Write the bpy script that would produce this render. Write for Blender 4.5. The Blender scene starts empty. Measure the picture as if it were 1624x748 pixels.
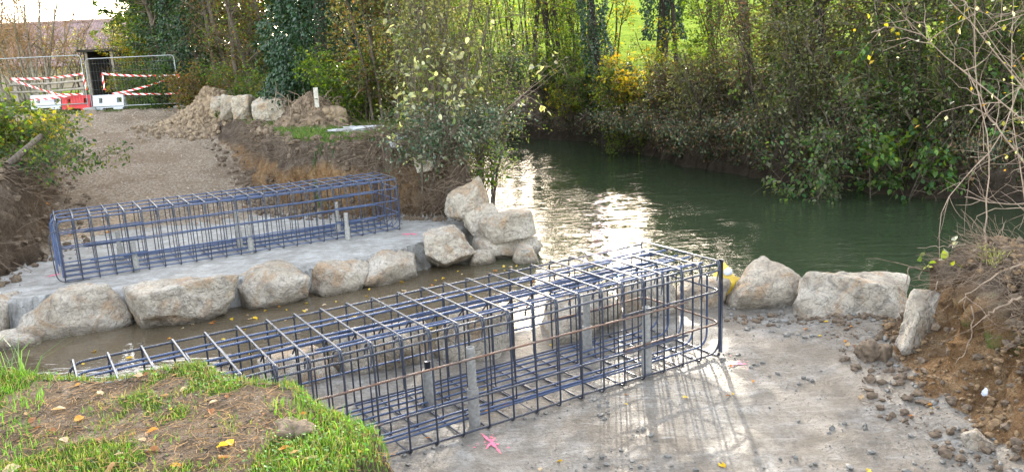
import bpy, math, random
import numpy as np
from mathutils import Matrix, Vector
random.seed(7); rng = np.random.default_rng(7)
SC = bpy.context.scene; COL = SC.collection; R = math.radians

# ------------------------------------------------------------------ camera
F, CH, PW, PH = 1307.99, 3.15, 1624.0, 748.0
AR = np.array([0.9988447769526354, -0.0105194564836091, -0.04688765924771223])
AU = np.array([0.048053215859504346, 0.21865974996874782, 0.9746172593326904])
AF = np.array([0.0, 0.9757444618233271, -0.21891264289918444])
cd = bpy.data.cameras.new('camera'); cam = bpy.data.objects.new('camera', cd); COL.objects.link(cam)
cd.sensor_width = 36.0; cd.lens = 36.0 * F / PW; cd.clip_start = 0.05; cd.clip_end = 3000
cam.matrix_world = Matrix(((AR[0], AU[0], -AF[0], 0), (AR[1], AU[1], -AF[1], 0), (AR[2], AU[2], -AF[2], CH), (0, 0, 0, 1)))
SC.camera = cam

# ------------------------------------------------------------------ world, sun, exposure
SUN_EL, SUN_AZ = 20.5, 7.0           # azimuth clockwise from +Y
w = bpy.data.worlds.new('World'); SC.world = w; w.use_nodes = True
wn = w.node_tree; bg = wn.nodes['Background']
sky = wn.nodes.new('ShaderNodeTexSky'); sky.sky_type = 'NISHITA'; sky.sun_disc = False
sky.sun_elevation = R(SUN_EL); sky.sun_rotation = R(SUN_AZ); sky.air_density = 1.0; sky.dust_density = 1.3; sky.ozone_density = 1.0
hs = wn.nodes.new('ShaderNodeHueSaturation'); hs.inputs['Saturation'].default_value = .62; wn.links.new(sky.outputs[0], hs.inputs['Color'])
tint = wn.nodes.new('ShaderNodeMix'); tint.data_type = 'RGBA'; tint.blend_type = 'MULTIPLY'; tint.inputs[0].default_value = 1.0; tint.inputs[7].default_value = (1.09, 1.0, .89, 1)
wn.links.new(hs.outputs[0], tint.inputs[6]); wn.links.new(tint.outputs[2], bg.inputs[0])   # sky paled and warmed to take the blue cast out of the shade; bg.inputs[1].default_value = 0.056
sl = bpy.data.lights.new('sun', 'SUN'); sl.energy = 5.0; sl.angle = R(0.55); sl.color = (1.0, 0.93, 0.8)
so = bpy.data.objects.new('sun', sl); COL.objects.link(so)
sd = Vector((math.sin(R(SUN_AZ)) * math.cos(R(SUN_EL)), math.cos(R(SUN_AZ)) * math.cos(R(SUN_EL)), math.sin(R(SUN_EL))))
so.rotation_euler = sd.to_track_quat('Z', 'Y').to_euler(); so.location = (20, 60, 40)
SC.view_settings.view_transform = 'Standard'; SC.view_settings.look = 'None'
SC.view_settings.exposure = 0.60; SC.view_settings.gamma = 1.0
SC.cycles.max_bounces = 6; SC.cycles.diffuse_bounces = 3; SC.cycles.glossy_bounces = 3; SC.cycles.transmission_bounces = 4
SC.cycles.transparent_max_bounces = 4; SC.cycles.sample_clamp_indirect = 6.0

# ------------------------------------------------------------------ placement helpers
def ray(px, py): return AF + AR * (px - PW / 2) / F + AU * (PH / 2 - py) / F
def onz(px, py, z):
    d = ray(px, py); t = (z - CH) / d[2]; return np.array([0, 0, CH]) + d * t
def onY(px, py, Y):
    d = ray(px, py); return np.array([0, 0, CH]) + d * Y / d[1]
O = np.array([2.0606, 7.9324]); YAW = 0.5481
UA = np.array([math.cos(YAW), math.sin(YAW)]); VA = np.array([-UA[1], UA[0]])
def uv2(u, v): return O + UA * u + VA * v
def touv(x, y):
    dx = x - O[0]; dy = y - O[1]; return dx * UA[0] + dy * UA[1], dx * VA[0] + dy * VA[1]

# ------------------------------------------------------------------ noise
def _h(ix, iy, iz, s):
    n = (ix.astype(np.int64) * 374761393 + iy.astype(np.int64) * 668265263 + iz.astype(np.int64) * 2147483647 + s * 974711) & 0xFFFFFFFF
    n = ((n ^ (n >> 13)) * 1274126177) & 0xFFFFFFFF
    n = ((n ^ (n >> 16)) * 2246822519) & 0xFFFFFFFF
    return ((n ^ (n >> 15)) & 0xFFFFFF) / float(0xFFFFFF) * 2 - 1
def vnoise(p, s=0):
    i = np.floor(p); f = p - i; f = f * f * (3 - 2 * f); i = i.astype(np.int64); r = 0
    for a in (0, 1):
        wx = f[:, 0] if a else 1 - f[:, 0]
        for b in (0, 1):
            wy = f[:, 1] if b else 1 - f[:, 1]
            for c in (0, 1):
                wz = f[:, 2] if c else 1 - f[:, 2]
                r = r + wx * wy * wz * _h(i[:, 0] + a, i[:, 1] + b, i[:, 2] + c, s)
    return r
def fbm(p, oct=4, s=0, gain=.5):
    r = 0; a = 1; q = np.array(p, float)
    for k in range(oct):
        r = r + a * vnoise(q, s + k * 17); q = q * 2.03 + 11.3; a *= gain
    return r
def fb2(x, y, sc, oct=4, s=0, gain=.5):
    return fbm(np.stack([x * sc, y * sc, np.full_like(x, .37 + s)], -1), oct, s, gain)
def sstep(a, b, x):
    t = np.clip((x - a) / (b - a), 0, 1); return t * t * (3 - 2 * t)
def sdpoly(x, y, P):
    P = np.array(P, float); n = len(P); d = np.full(x.shape, 1e9); ins = np.zeros(x.shape, bool)
    for i in range(n):
        a = P[i]; b = P[(i + 1) % n]; e = b - a; wx = x - a[0]; wy = y - a[1]
        t = np.clip((wx * e[0] + wy * e[1]) / (e @ e), 0, 1)
        d = np.minimum(d, np.hypot(wx - e[0] * t, wy - e[1] * t))
        c = (a[1] > y) != (b[1] > y)
        with np.errstate(divide='ignore', invalid='ignore'):
            ins ^= c & (x < (b[0] - a[0]) * (y - a[1]) / (b[1] - a[1] + 1e-12) + a[0])
    return np.where(ins, -d, d)

# ------------------------------------------------------------------ mesh helpers
def mesh_np(name, verts, faces, mats, cols=None, smooth=True, uvs=None, fmat=None):
    """faces: list of int arrays (n,k)"""
    me = bpy.data.meshes.new(name); verts = np.asarray(verts, np.float32)
    me.vertices.add(len(verts)); me.vertices.foreach_set('co', verts.ravel())
    fl = [np.asarray(f, np.int32) for f in faces if len(f)]
    li = np.concatenate([f.ravel() for f in fl]); tot = np.concatenate([np.full(len(f), f.shape[1], np.int32) for f in fl])
    st = np.concatenate([[0], np.cumsum(tot)[:-1]]).astype(np.int32)
    me.loops.add(len(li)); me.loops.foreach_set('vertex_index', li)
    me.polygons.add(len(tot)); me.polygons.foreach_set('loop_start', st); me.polygons.foreach_set('loop_total', tot)
    me.polygons.foreach_set('use_smooth', np.full(len(tot), smooth))
    for m in (mats if isinstance(mats, (list, tuple)) else [mats]): me.materials.append(m)
    if fmat is not None: me.polygons.foreach_set('material_index', np.asarray(fmat, np.int32))
    me.update(calc_edges=True)
    for nm, c in (cols or {}).items():
        c = np.asarray(c, np.float32)
        if c.ndim == 1:
            a = me.attributes.new(nm, 'FLOAT', 'POINT'); a.data.foreach_set('value', c)
        else:
            if c.shape[1] == 3: c = np.concatenate([c, np.ones((len(c), 1), np.float32)], 1)
            a = me.attributes.new(nm, 'FLOAT_COLOR', 'POINT'); a.data.foreach_set('color', c.ravel())
    if uvs is not None:
        ul = me.uv_layers.new(name='UVMap'); ul.data.foreach_set('uv', np.asarray(uvs, np.float32)[li].ravel())
    return me
def link(name, data, parent=None, label=None, cat=None, group=None, kind=None, loc=None, rot=None):
    o = bpy.data.objects.new(name, data); COL.objects.link(o)
    if parent is not None: o.parent = parent
    if label: o['label'] = label
    if cat: o['category'] = cat
    if group: o['group'] = group
    if kind: o['kind'] = kind
    if loc is not None: o.location = loc
    if rot is not None: o.rotation_euler = rot
    return o
def thing(name, label, cat, loc=(0, 0, 0), rotz=0, group=None):
    return link(name, None, None, label, cat, group, None, loc, (0, 0, rotz))
class Geo:
    def __init__(s): s.v = []; s.f = {}; s.n = 0; s.c = []; s.fm = {}
    def add(s, v, f, mi=0, c=None):
        v = np.asarray(v, float)
        for a in (f if isinstance(f, list) else [f]):
            a = np.asarray(a, int)
            if len(a): s.f.setdefault((a.shape[1], mi), []).append(a + s.n)
        s.v.append(v); s.n += len(v)
        if c is not None: s.c.append(np.broadcast_to(c, (len(v), 3)))
    def mesh(s, name, mats, smooth=True):
        fs = []; fm = []
        for (k, mi), L in s.f.items():
            a = np.concatenate(L); fs.append(a); fm.append(np.full(len(a), mi))
        return mesh_np(name, np.concatenate(s.v), fs, mats, {'col': np.concatenate(s.c)} if s.c else None, smooth, None, np.concatenate(fm))
def box_vf(c, d, rz=0):
    x, y, z = [q / 2 for q in d]
    v = np.array([(-x, -y, -z), (x, -y, -z), (x, y, -z), (-x, y, -z), (-x, -y, z), (x, -y, z), (x, y, z), (-x, y, z)])
    ca, sa = math.cos(rz), math.sin(rz); v = np.stack([v[:, 0] * ca - v[:, 1] * sa, v[:, 0] * sa + v[:, 1] * ca, v[:, 2]], -1) + np.array(c)
    return v, np.array([(0, 3, 2, 1), (4, 5, 6, 7), (0, 1, 5, 4), (1, 2, 6, 5), (2, 3, 7, 6), (3, 0, 4, 7)])
def tubes(P, rad, S=3, caps=False, closed=False):
    """P (N,K,3), rad (N,K) or scalar"""
    P = np.asarray(P, float)
    if P.ndim == 2: P = P[None]
    N, K, _ = P.shape; rad = np.broadcast_to(np.asarray(rad, float), (N, K))
    T = np.empty_like(P)
    if closed: T = np.roll(P, -1, 1) - np.roll(P, 1, 1)
    else:
        T[:, 1:-1] = P[:, 2:] - P[:, :-2]; T[:, 0] = P[:, 1] - P[:, 0]; T[:, -1] = P[:, -1] - P[:, -2]
    T /= np.linalg.norm(T, axis=-1, keepdims=True) + 1e-12
    m = P.mean(1, keepdims=True); ext = (P - m); ref = np.zeros((N, 1, 3))
    big = np.abs(T).mean(1); k = np.argmin(big, axis=1); ref[np.arange(N), 0, k] = 1
    A = np.cross(T, ref); A /= np.linalg.norm(A, axis=-1, keepdims=True) + 1e-12
    B = np.cross(T, A); th = np.arange(S) * 2 * math.pi / S
    V = P[:, :, None] + rad[:, :, None, None] * (A[:, :, None] * np.cos(th)[:, None] + B[:, :, None] * np.sin(th)[:, None])
    idx = np.arange(N * K * S).reshape(N, K, S)
    a = idx if closed else idx[:, :-1]; b = np.roll(idx, -1, 1) if closed else idx[:, 1:]
    q = np.stack([a, np.roll(a, -1, 2), np.roll(b, -1, 2), b], -1).reshape(-1, 4)
    fs = [q]
    if caps and not closed: fs += [idx[:, 0, :], idx[:, -1, ::-1]]
    return V.reshape(-1, 3), fs
def rvec(n):
    v = rng.normal(size=(n, 3)); return v / np.linalg.norm(v, axis=1, keepdims=True)
def leaves(c, size, up=.5, dirs=None, aspect=.62, curl=.15, detail=0, hang=0.0):
    """leaf faces: kites, or curled six-sided blades"""
    n = len(c); size = np.broadcast_to(size, (n,))
    a = rvec(n) if dirs is None else dirs + rvec(n) * .5
    a[:, 2] -= hang; a /= np.linalg.norm(a, axis=1, keepdims=True)
    nn = rvec(n); nn[:, 2] = np.abs(nn[:, 2]) + up; b = np.cross(nn, a); b /= np.linalg.norm(b, axis=1, keepdims=True) + 1e-9
    k = np.cross(a, b); s = size[:, None]
    if detail == 0:
        V = np.stack([c, c + a * s * .5 + b * s * aspect * .5 + k * s * curl, c + a * s, c + a * s * .5 - b * s * aspect * .5 + k * s * curl], 1)
        i = np.arange(n * 4).reshape(n, 4); return V.reshape(-1, 3), [i], 4
    w_ = s * aspect * .5
    V = np.stack([c, c + a * s * .25 + b * w_ * .85 + k * s * curl, c + a * s * .6 + b * w_ * .8 + k * s * curl, c + a * s - k * s * curl * .6,
                  c + a * s * .6 - b * w_ * .8 + k * s * curl, c + a * s * .25 - b * w_ * .85 + k * s * curl, c + a * s * .3, c + a * s * .62], 1)
    i = np.arange(n)[:, None] * 8
    q = np.concatenate([i + np.array([[6, 1, 2, 7]]), i + np.array([[6, 7, 4, 5]])]); t = np.concatenate([i + np.array([[0, 1, 6]]), i + np.array([[0, 6, 5]]), i + np.array([[7, 2, 3]]), i + np.array([[7, 3, 4]])])
    return V.reshape(-1, 3), [q, t], 8

# ------------------------------------------------------------------ materials
def new_mat(name):
    m = bpy.data.materials.new(name); m.use_nodes = True; nt = m.node_tree
    return m, nt, nt.nodes['Principled BSDF'], nt.nodes['Material Output']
class NT:
    def __init__(s, nt): s.nt = nt
    def n(s, t, **kw):
        x = s.nt.nodes.new(t)
        for k, v in kw.items(): setattr(x, k, v)
        return x
    def l(s, a, b): s.nt.links.new(a, b)
    def val(s, inp, v):
        if hasattr(v, 'is_output') or isinstance(v, bpy.types.NodeSocket): s.l(v, inp)
        else: inp.default_value = v
    def noise(s, vec, scale, detail=4, rough=.55, dist=0):
        x = s.n('ShaderNodeTexNoise'); x.inputs['Scale'].default_value = scale; x.inputs['Detail'].default_value = detail
        x.inputs['Roughness'].default_value = rough; x.inputs['Distortion'].default_value = dist
        if vec is not None: s.l(vec, x.inputs['Vector'])
        return x.outputs['Fac']
    def voro(s, vec, scale, feat='F1', out='Distance'):
        x = s.n('ShaderNodeTexVoronoi', feature=feat); x.inputs['Scale'].default_value = scale
        if vec is not None: s.l(vec, x.inputs['Vector'])
        return x.outputs[out]
    def ramp(s, fac, stops):
        x = s.n('ShaderNodeValToRGB'); el = x.color_ramp.elements
        while len(el) < len(stops): el.new(.5)
        for e, (p, c) in zip(el, stops):
            e.position = p; e.color = (*c, 1) if len(c) == 3 else c
        s.l(fac, x.inputs[0]); return x.outputs[0]
    def fr(s, fac, a, b):          # float ramp 0..1 between a and b
        x = s.n('ShaderNodeMapRange', interpolation_type='SMOOTHSTEP'); s.val(x.inputs[0], fac); x.inputs[1].default_value = a; x.inputs[2].default_value = b
        return x.outputs[0]
    def mix(s, fac, a, b, bt='MIX'):
        x = s.n('ShaderNodeMix', data_type='RGBA', blend_type=bt); s.val(x.inputs[0], fac)
        for i, v in ((6, a), (7, b)):
            if isinstance(v, tuple): x.inputs[i].default_value = (*v, 1)
            else: s.l(v, x.inputs[i])
        return x.outputs[2]
    def math(s, op, a, b=0.0, c=None):
        x = s.n('ShaderNodeMath', operation=op); s.val(x.inputs[0], a); s.val(x.inputs[1], b)
        if c is not None: s.val(x.inputs[2], c)
        return x.outputs[0]
    def bump(s, h, strength, dist, normal=None):
        x = s.n('ShaderNodeBump'); x.inputs['Strength'].default_value = strength; x.inputs['Distance'].default_value = dist
        s.l(h, x.inputs['Height'])
        if normal is not None: s.l(normal, x.inputs['Normal'])
        return x.outputs[0]
    def attr(s, name, out='Fac'):
        return s.n('ShaderNodeAttribute', attribute_name=name).outputs[out]
def mat_leaf(name, trans=.5, rough=.5, warm=(1.5, 1.45, .5), spec=.4):
    m, nt, b, out = new_mat(name); g = NT(nt)
    c = g.attr('col', 'Color'); b.inputs['Roughness'].default_value = rough; b.inputs['Specular IOR Level'].default_value = spec
    g.l(c, b.inputs['Base Color'])
    t = g.n('ShaderNodeBsdfTranslucent'); tc = g.mix(1.0, c, warm, 'MULTIPLY'); g.l(tc, t.inputs[0])
    mx = g.n('ShaderNodeMixShader'); mx.inputs[0].default_value = trans; g.l(b.outputs[0], mx.inputs[1]); g.l(t.outputs[0], mx.inputs[2]); g.l(mx.outputs[0], out.inputs[0])
    return m
M = {}
M['leaf'] = mat_leaf('leaf_green', .58, .45, (2.0, 1.9, .5))
M['leaf_dark'] = mat_leaf('leaf_ivy', .2, .38, (1.2, 1.4, .5), .5)
M['leaf_dry'] = mat_leaf('leaf_dry', .3, .7, (1.2, 1.0, .6), .2)
M['grass'] = mat_leaf('grass_blade', .45, .45, (1.3, 1.5, .5), .35)
def simple(name, col, rough=.6, metal=0, nscale=0, ncol=None, bump=0, bd=.01, spec=.5, detail=5):
    m, nt, b, out = new_mat(name); g = NT(nt)
    b.inputs['Roughness'].default_value = rough; b.inputs['Metallic'].default_value = metal; b.inputs['Specular IOR Level'].default_value = spec
    tc = g.n('ShaderNodeTexCoord').outputs['Object']
    if nscale:
        f = g.noise(tc, nscale, detail); g.l(g.ramp(f, [(.3, ncol), (.65, col)]), b.inputs['Base Color'])
        if bump: g.l(g.bump(f, bump, bd), b.inputs['Normal'])
    else: b.inputs['Base Color'].default_value = (*col, 1)
    return m
M['bark'] = simple('bark', (.13, .105, .08), .85, 0, 18, (.045, .036, .028), .8, .03, .2)
M['bark_pale'] = simple('bark_pale', (.30, .26, .2), .8, 0, 14, (.12, .10, .07), .6, .02, .2)
M['bark_dark'] = simple('bark_dark', (.055, .045, .036), .9, 0, 20, (.022, .018, .015), .8, .03, .15)
M['twig'] = simple('twig', (.16, .125, .09), .8, 0, 9, (.07, .055, .04), 0, .01, .2)
M['twig_tan'] = simple('twig_tan', (.42, .26, .12), .8, 0, 6, (.24, .13, .06), 0, .01, .2)
M['twig_dead'] = simple('twig_dead', (.29, .215, .16), .75, 0, 9, (.16, .115, .085), 0, .01, .3)
M['root'] = simple('root', (.27, .20, .145), .85, 0, 12, (.09, .065, .045), 0, .01, .2)
M['galv'] = simple('galvanised_steel', (.26, .27, .27), .42, .8, 30, (.3, .31, .31))
M['white_plastic'] = simple('white_plastic', (.50, .51, .54), .4, 0, 4, (.46, .47, .5), .15, .01)
M['red_plastic'] = simple('red_plastic', (.50, .008, .010), .5, 0, 4, (.36, .006, .008), .15, .01)
M['foot'] = simple('foot_concrete', (.3, .29, .27), .9, 0, 20, (.2, .19, .18), .5, .01)
M['timber'] = simple('weathered_timber', (.34, .29, .24), .8, 0, 10, (.18, .15, .12), .5, .01)
M['roof'] = simple('roof_tile', (.30, .20, .19), .75, 0, 3, (.17, .12, .125), .3, .02)
M['render_wall'] = simple('wall_render', (.34, .27, .2), .9, 0, 5, (.24, .19, .14), .3, .02)
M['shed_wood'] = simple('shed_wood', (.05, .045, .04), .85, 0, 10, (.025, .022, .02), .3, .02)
M['black'] = simple('dark_interior', (.008, .008, .008), .9)  # near-black floor: the shed's inner shade put into its colour
M['yellow_bag'] = simple('yellow_bag', (.72, .50, .05), .4, 0, 9, (.5, .33, .04), .6, .03)
M['white_tag'] = simple('white_cloth', (.62, .66, .75), .7, 0, 8, (.42, .45, .52), .6, .02)
M['pale_stone'] = simple('pale_stone', (.52, .49, .43), .8, 0, 14, (.34, .31, .27), .5, .02)
M['pink'] = simple('pink_marking_paint', (.85, .10, .20), .6, 0, 40, (.75, .16, .26))
M['pipe'] = simple('fibre_cement_pipe', (.30, .29, .265), .85, 0, 25, (.18, .17, .16), .4, .006)
M['clod'] = simple('earth_clod', (.17, .125, .085), .92, 0, 22, (.08, .06, .045), .9, .02, .2)
M['clod_grey'] = simple('mud_clod', (.20, .19, .17), .6, 0, 30, (.09, .085, .075), .8, .01, .4)
M['track_stone'] = simple('track_stone', (.42, .35, .275), .85, 0, 14, (.26, .20, .15), .5, .02)
M['leaf_litter'] = M['leaf_dry']
M['heap_ochre'] = simple('ochre_soil', (.25, .165, .09), .95, 0, 30, (.10, .065, .038), .8, .02, .2, 8)

def mat_rock():
    m, nt, b, out = new_mat('limestone'); g = NT(nt)
    tc = g.n('ShaderNodeTexCoord').outputs['Object']; oi = g.n('ShaderNodeObjectInfo').outputs['Random']
    mp = g.n('ShaderNodeVectorMath', operation='ADD'); g.l(tc, mp.inputs[0])
    cb = g.n('ShaderNodeCombineXYZ'); 
    for i in range(3): g.l(g.math('MULTIPLY', oi, 37.0 + 11 * i), cb.inputs[i])
    g.l(cb.outputs[0], mp.inputs[1]); v = mp.outputs[0]
    big = g.noise(v, 1.6, 4, .6, .4); mid = g.noise(v, 6.5, 6, .65, .6); fine = g.noise(v, 24, 7, .72, .3)
    c = g.ramp(big, [(.3, (.33, .27, .20)), (.5, (.47, .405, .32)), (.72, (.60, .54, .46))])
    st = g.fr(g.noise(v, 2.6, 5, .6, 1.0), .50, .64); c = g.mix(g.math('MULTIPLY', st, .62), c, (.40, .25, .13))
    c = g.mix(g.math('MULTIPLY', g.fr(mid, .50, .34), .6), c, (.19, .165, .14))
    c = g.mix(g.math('MULTIPLY', g.fr(fine, .54, .36), .55), c, (.16, .14, .115))
    c = g.mix(g.math('MULTIPLY', g.fr(fine, .6, .75), .2), c, (.74, .71, .66))
    # damp, silty band near the water line
    ps = g.n('ShaderNodeNewGeometry').outputs['Position']; sp = g.n('ShaderNodeSeparateXYZ'); g.l(ps, sp.inputs[0])
    wl = g.math('ADD', sp.outputs[2], g.math('MULTIPLY', mid, .16)); wet = g.fr(wl, -.30, -.47)
    c = g.mix(g.math('MULTIPLY', wet, .75), c, (.11, .09, .065))
    g.l(c, b.inputs['Base Color']); g.l(g.math('SUBTRACT', .82, g.math('MULTIPLY', wet, .5)), b.inputs['Roughness'])
    vd = g.voro(v, 9, 'DISTANCE_TO_EDGE')
    hgt = g.math('ADD', g.math('MULTIPLY', mid, 1.0), g.math('MULTIPLY', fine, .42))
    hgt = g.math('ADD', hgt, g.math('MULTIPLY', g.fr(vd, 0, .06), .12))
    g.l(g.bump(hgt, 1.0, .10), b.inputs['Normal']); b.inputs['Specular IOR Level'].default_value = .3
    return m
M['rock'] = mat_rock()

def mat_bar(name, col, rust):
    m, nt, b, out = new_mat(name); g = NT(nt)
    tc = g.n('ShaderNodeTexCoord').outputs['Object']
    n = g.noise(tc, 4.5, 5, .7); c = g.mix(g.fr(n, rust, rust + .16), col, (.17, .085, .05))
    c = g.mix(g.math('MULTIPLY', g.noise(tc, 60, 3), .35), c, (.03, .03, .035)); c = g.mix(g.math('MULTIPLY', g.fr(g.noise(tc, 11, 5, .75), .54, .68), .55), c, (.22, .19, .155))
    g.l(c, b.inputs['Base Color']); b.inputs['Metallic'].default_value = .25; b.inputs['Roughness'].default_value = .4
    wv = g.n('ShaderNodeTexWave', bands_direction='X'); wv.inputs['Scale'].default_value = 22; wv.inputs['Distortion'].default_value = .3; g.l(tc, wv.inputs[0])
    g.l(g.bump(wv.outputs['Fac'], .5, .004), b.inputs['Normal'])
    return m
M['bar_blue'] = mat_bar('ribbed_steel_blue', (.06, .092, .185), .66)  # the sky's reflection is put into this blue base colour
M['bar_dark'] = mat_bar('ribbed_steel_dark', (.045, .052, .075), .60)
M['bar_rust'] = mat_bar('ribbed_steel_rusty', (.14, .09, .07), .42)

def mat_tape():
    m, nt, b, out = new_mat('striped_tape'); g = NT(nt)
    uvn = g.n('ShaderNodeTexCoord').outputs['UV']; s = g.n('ShaderNodeSeparateXYZ'); g.l(uvn, s.inputs[0])
    f = g.math('FRACT', g.math('ADD', s.outputs[0], g.math('MULTIPLY', s.outputs[1], .45)))
    k = g.math('LESS_THAN', f, .5); g.l(g.mix(k, (.80, .79, .76), (.68, .02, .02)), b.inputs['Base Color']); b.inputs['Roughness'].default_value = .4
    return m
M['tape'] = mat_tape()

def mat_ground():
    m, nt, b, out = new_mat('ground'); g = NT(nt)
    ps = g.n('ShaderNodeNewGeometry').outputs['Position']; sp = g.n('ShaderNodeSeparateXYZ'); g.l(ps, sp.inputs[0]); Z = sp.outputs[2]
    n1 = g.noise(ps, .9, 5, .6); n2 = g.noise(ps, 5, 6, .65, .3); n3 = g.noise(ps, 28, 5, .7); n4 = g.noise(ps, 110, 3, .7)
    # cut earth: dark root-filled topsoil over ochre subsoil
    zz = g.math('ADD', Z, g.math('MULTIPLY', n1, .9)); oc = g.fr(zz, 1.42, 1.12)
    top = g.ramp(n2, [(.25, (.065, .048, .036)), (.5, (.13, .10, .076)), (.72, (.22, .18, .145))])
    sub = g.ramp(n2, [(.25, (.15, .085, .045)), (.48, (.30, .175, .085)), (.7, (.44, .30, .17))])
    sub = g.mix(g.fr(n3, .60, .72), sub, (.50, .42, .32))
    soil = g.mix(g.math('MULTIPLY', oc, g.attr('w_ochre')), top, sub)
    soil = g.mix(g.math('MULTIPLY', g.fr(n3, .5, .32), .6), soil, (.06, .045, .032))
    # fresh blinding concrete, muddy
    con = g.ramp(n2, [(.28, (.14, .12, .093)), (.5, (.245, .222, .19)), (.7, (.37, .35, .32))])
    con = g.mix(g.math('MULTIPLY', g.fr(n1, .42, .64), .75), con, (.18, .145, .105))
    con = g.mix(g.math('MULTIPLY', g.fr(n3, .54, .38), .55), con, (.12, .105, .085))
    conf = g.ramp(n2, [(.3, (.24, .225, .20)), (.55, (.38, .37, .345)), (.7, (.49, .48, .465))])
    conf = g.mix(g.math('MULTIPLY', g.fr(n3, .50, .35), .5), conf, (.24, .22, .19))
    con = g.mix(g.attr('w_far'), con, conf)
    # gravel
    vc = g.n('ShaderNodeTexVoronoi'); vc.inputs['Scale'].default_value = 27; g.l(ps, vc.inputs['Vector'])
    bw = g.n('ShaderNodeRGBToBW'); g.l(vc.outputs['Color'], bw.inputs[0])
    gr = g.ramp(bw.outputs[0], [(.2, (.21, .16, .115)), (.5, (.31, .25, .185)), (.8, (.43, .36, .285))])
    gr = g.mix(g.math('MULTIPLY', g.fr(n2, .42, .64), .55), gr, (.25, .185, .125))
    gr = g.mix(g.math('MULTIPLY', g.fr(g.noise(ps, .55, 4, .6, .5), .50, .62), .5), gr, (.20, .145, .10))
    # grass / field
    gs = g.ramp(n2, [(.3, (.05, .055, .02)), (.5, (.075, .105, .025)), (.72, (.13, .16, .05))])
    field = g.ramp(g.noise(ps, .6, 8, .75), [(.3, (.09, .14, .025)), (.5, (.16, .22, .035)), (.7, (.24, .29, .05))])
    gs = g.mix(g.attr('w_field'), gs, field)
    mud = g.ramp(n2, [(.3, (.12, .085, .055)), (.52, (.22, .165, .115)), (.72, (.33, .265, .20))])
    mud = g.mix(g.math('MULTIPLY', g.fr(n3, .5, .3), .6), mud, (.13, .09, .06))
    # dirt streaks, trowel marks and dark grit on the slabs; stones and straw flecks in the soils
    mp = g.n('ShaderNodeMapping'); g.l(ps, mp.inputs[0]); mp.inputs['Rotation'].default_value = (0, 0, R(-31)); mp.inputs['Scale'].default_value = (.6, 5, 1)
    stk = g.noise(mp.outputs[0], 3.2, 5, .7, .6); con = g.mix(g.math('MULTIPLY', g.fr(stk, .52, .36), .45), con, (.13, .11, .085)); con = g.mix(g.math('MULTIPLY', g.fr(stk, .58, .70), .4), con, (.46, .45, .43))
    con = g.mix(g.math('MULTIPLY', g.fr(n4, .44, .30), .7), con, (.07, .06, .048))
    vs = g.voro(ps, 55); spk = g.fr(vs, .28, .14)
    mud = g.mix(g.math('MULTIPLY', g.fr(n4, .50, .34), .75), mud, (.06, .042, .028)); mud = g.mix(g.math('MULTIPLY', spk, g.fr(n3, .48, .60)), mud, (.50, .43, .33))
    soil = g.mix(g.math('MULTIPLY', g.fr(n4, .50, .34), .7), soil, (.035, .025, .018)); soil = g.mix(g.math('MULTIPLY', spk, g.fr(n3, .54, .62)), soil, (.46, .40, .31))
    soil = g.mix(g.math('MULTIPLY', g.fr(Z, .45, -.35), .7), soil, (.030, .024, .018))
    def wmix(a, bb, at, soft=.12):
        k = g.math('ADD', g.attr(at), g.math('MULTIPLY', g.math('SUBTRACT', g.math('ADD', n2, g.math('MULTIPLY', n3, .5)), .75), .5))
        return g.mix(g.fr(k, .5 - soft, .5 + soft), a, bb)
    c = wmix(soil, gr, 'w_gravel', .22); c = wmix(c, con, 'w_con', .08); c = wmix(c, gs, 'w_grass', .1); c = wmix(c, mud, 'w_mud', .1)
    g.l(c, b.inputs['Base Color'])
    wetn = g.math('MULTIPLY', g.fr(g.noise(ps, 1.1, 4, .6), .46, .56), g.attr('w_con'))
    wetn = g.math('MULTIPLY', wetn, g.math('SUBTRACT', 1.0, g.math('MULTIPLY', g.attr('w_far'), .8)))
    g.l(g.math('SUBTRACT', .85, g.math('MULTIPLY', wetn, .45)), b.inputs['Roughness']); g.l(g.math('MULTIPLY', g.attr('w_con'), .4), b.inputs['Specular IOR Level'])
    hh = g.math('ADD', g.math('MULTIPLY', n2, .8), g.math('MULTIPLY', n3, .5)); hh = g.math('ADD', hh, g.math('MULTIPLY', n4, .22))
    rel = g.math('SUBTRACT', 1.0, g.math('MULTIPLY', g.attr('w_con'), .55))
    hh = g.math('MULTIPLY', hh, rel)
    bmp = g.bump(hh, 1.0, .13); g.l(bmp, b.inputs['Normal'])
    return m
M['ground'] = mat_ground()

def mat_water():
    m, nt, b, out = new_mat('river_water'); g = NT(nt)
    ps = g.n('ShaderNodeNewGeometry').outputs['Position']
    c = g.mix(g.attr('shallow'), (.028, .041, .021), (.085, .066, .042)); g.l(c, b.inputs['Base Color'])
    b.inputs['Roughness'].default_value = .012; b.inputs['IOR'].default_value = 1.333; b.inputs['Specular IOR Level'].default_value = .5
    mp = g.n('ShaderNodeMapping'); g.l(ps, mp.inputs[0]); mp.inputs['Rotation'].default_value = (0, 0, R(-7)); mp.inputs['Scale'].default_value = (.36, 1.15, 1)
    a = g.noise(mp.outputs[0], 4.6, 2.5, .5, .3); f2 = g.noise(mp.outputs[0], 13, 2, .5); lo = g.noise(ps, .55, 3)
    amp = g.math('MULTIPLY', g.math('ADD', .35, g.math('MULTIPLY', g.fr(lo, .35, .7), 1.0)), g.math('SUBTRACT', 1.0, g.math('MULTIPLY', g.attr('shallow'), .45)))
    h_ = g.math('MULTIPLY', g.math('ADD', a, g.math('MULTIPLY', f2, .28)), amp)
    g.l(g.bump(h_, 1.0, .032), b.inputs['Normal'])
    return m
M['water'] = mat_water()

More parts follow.
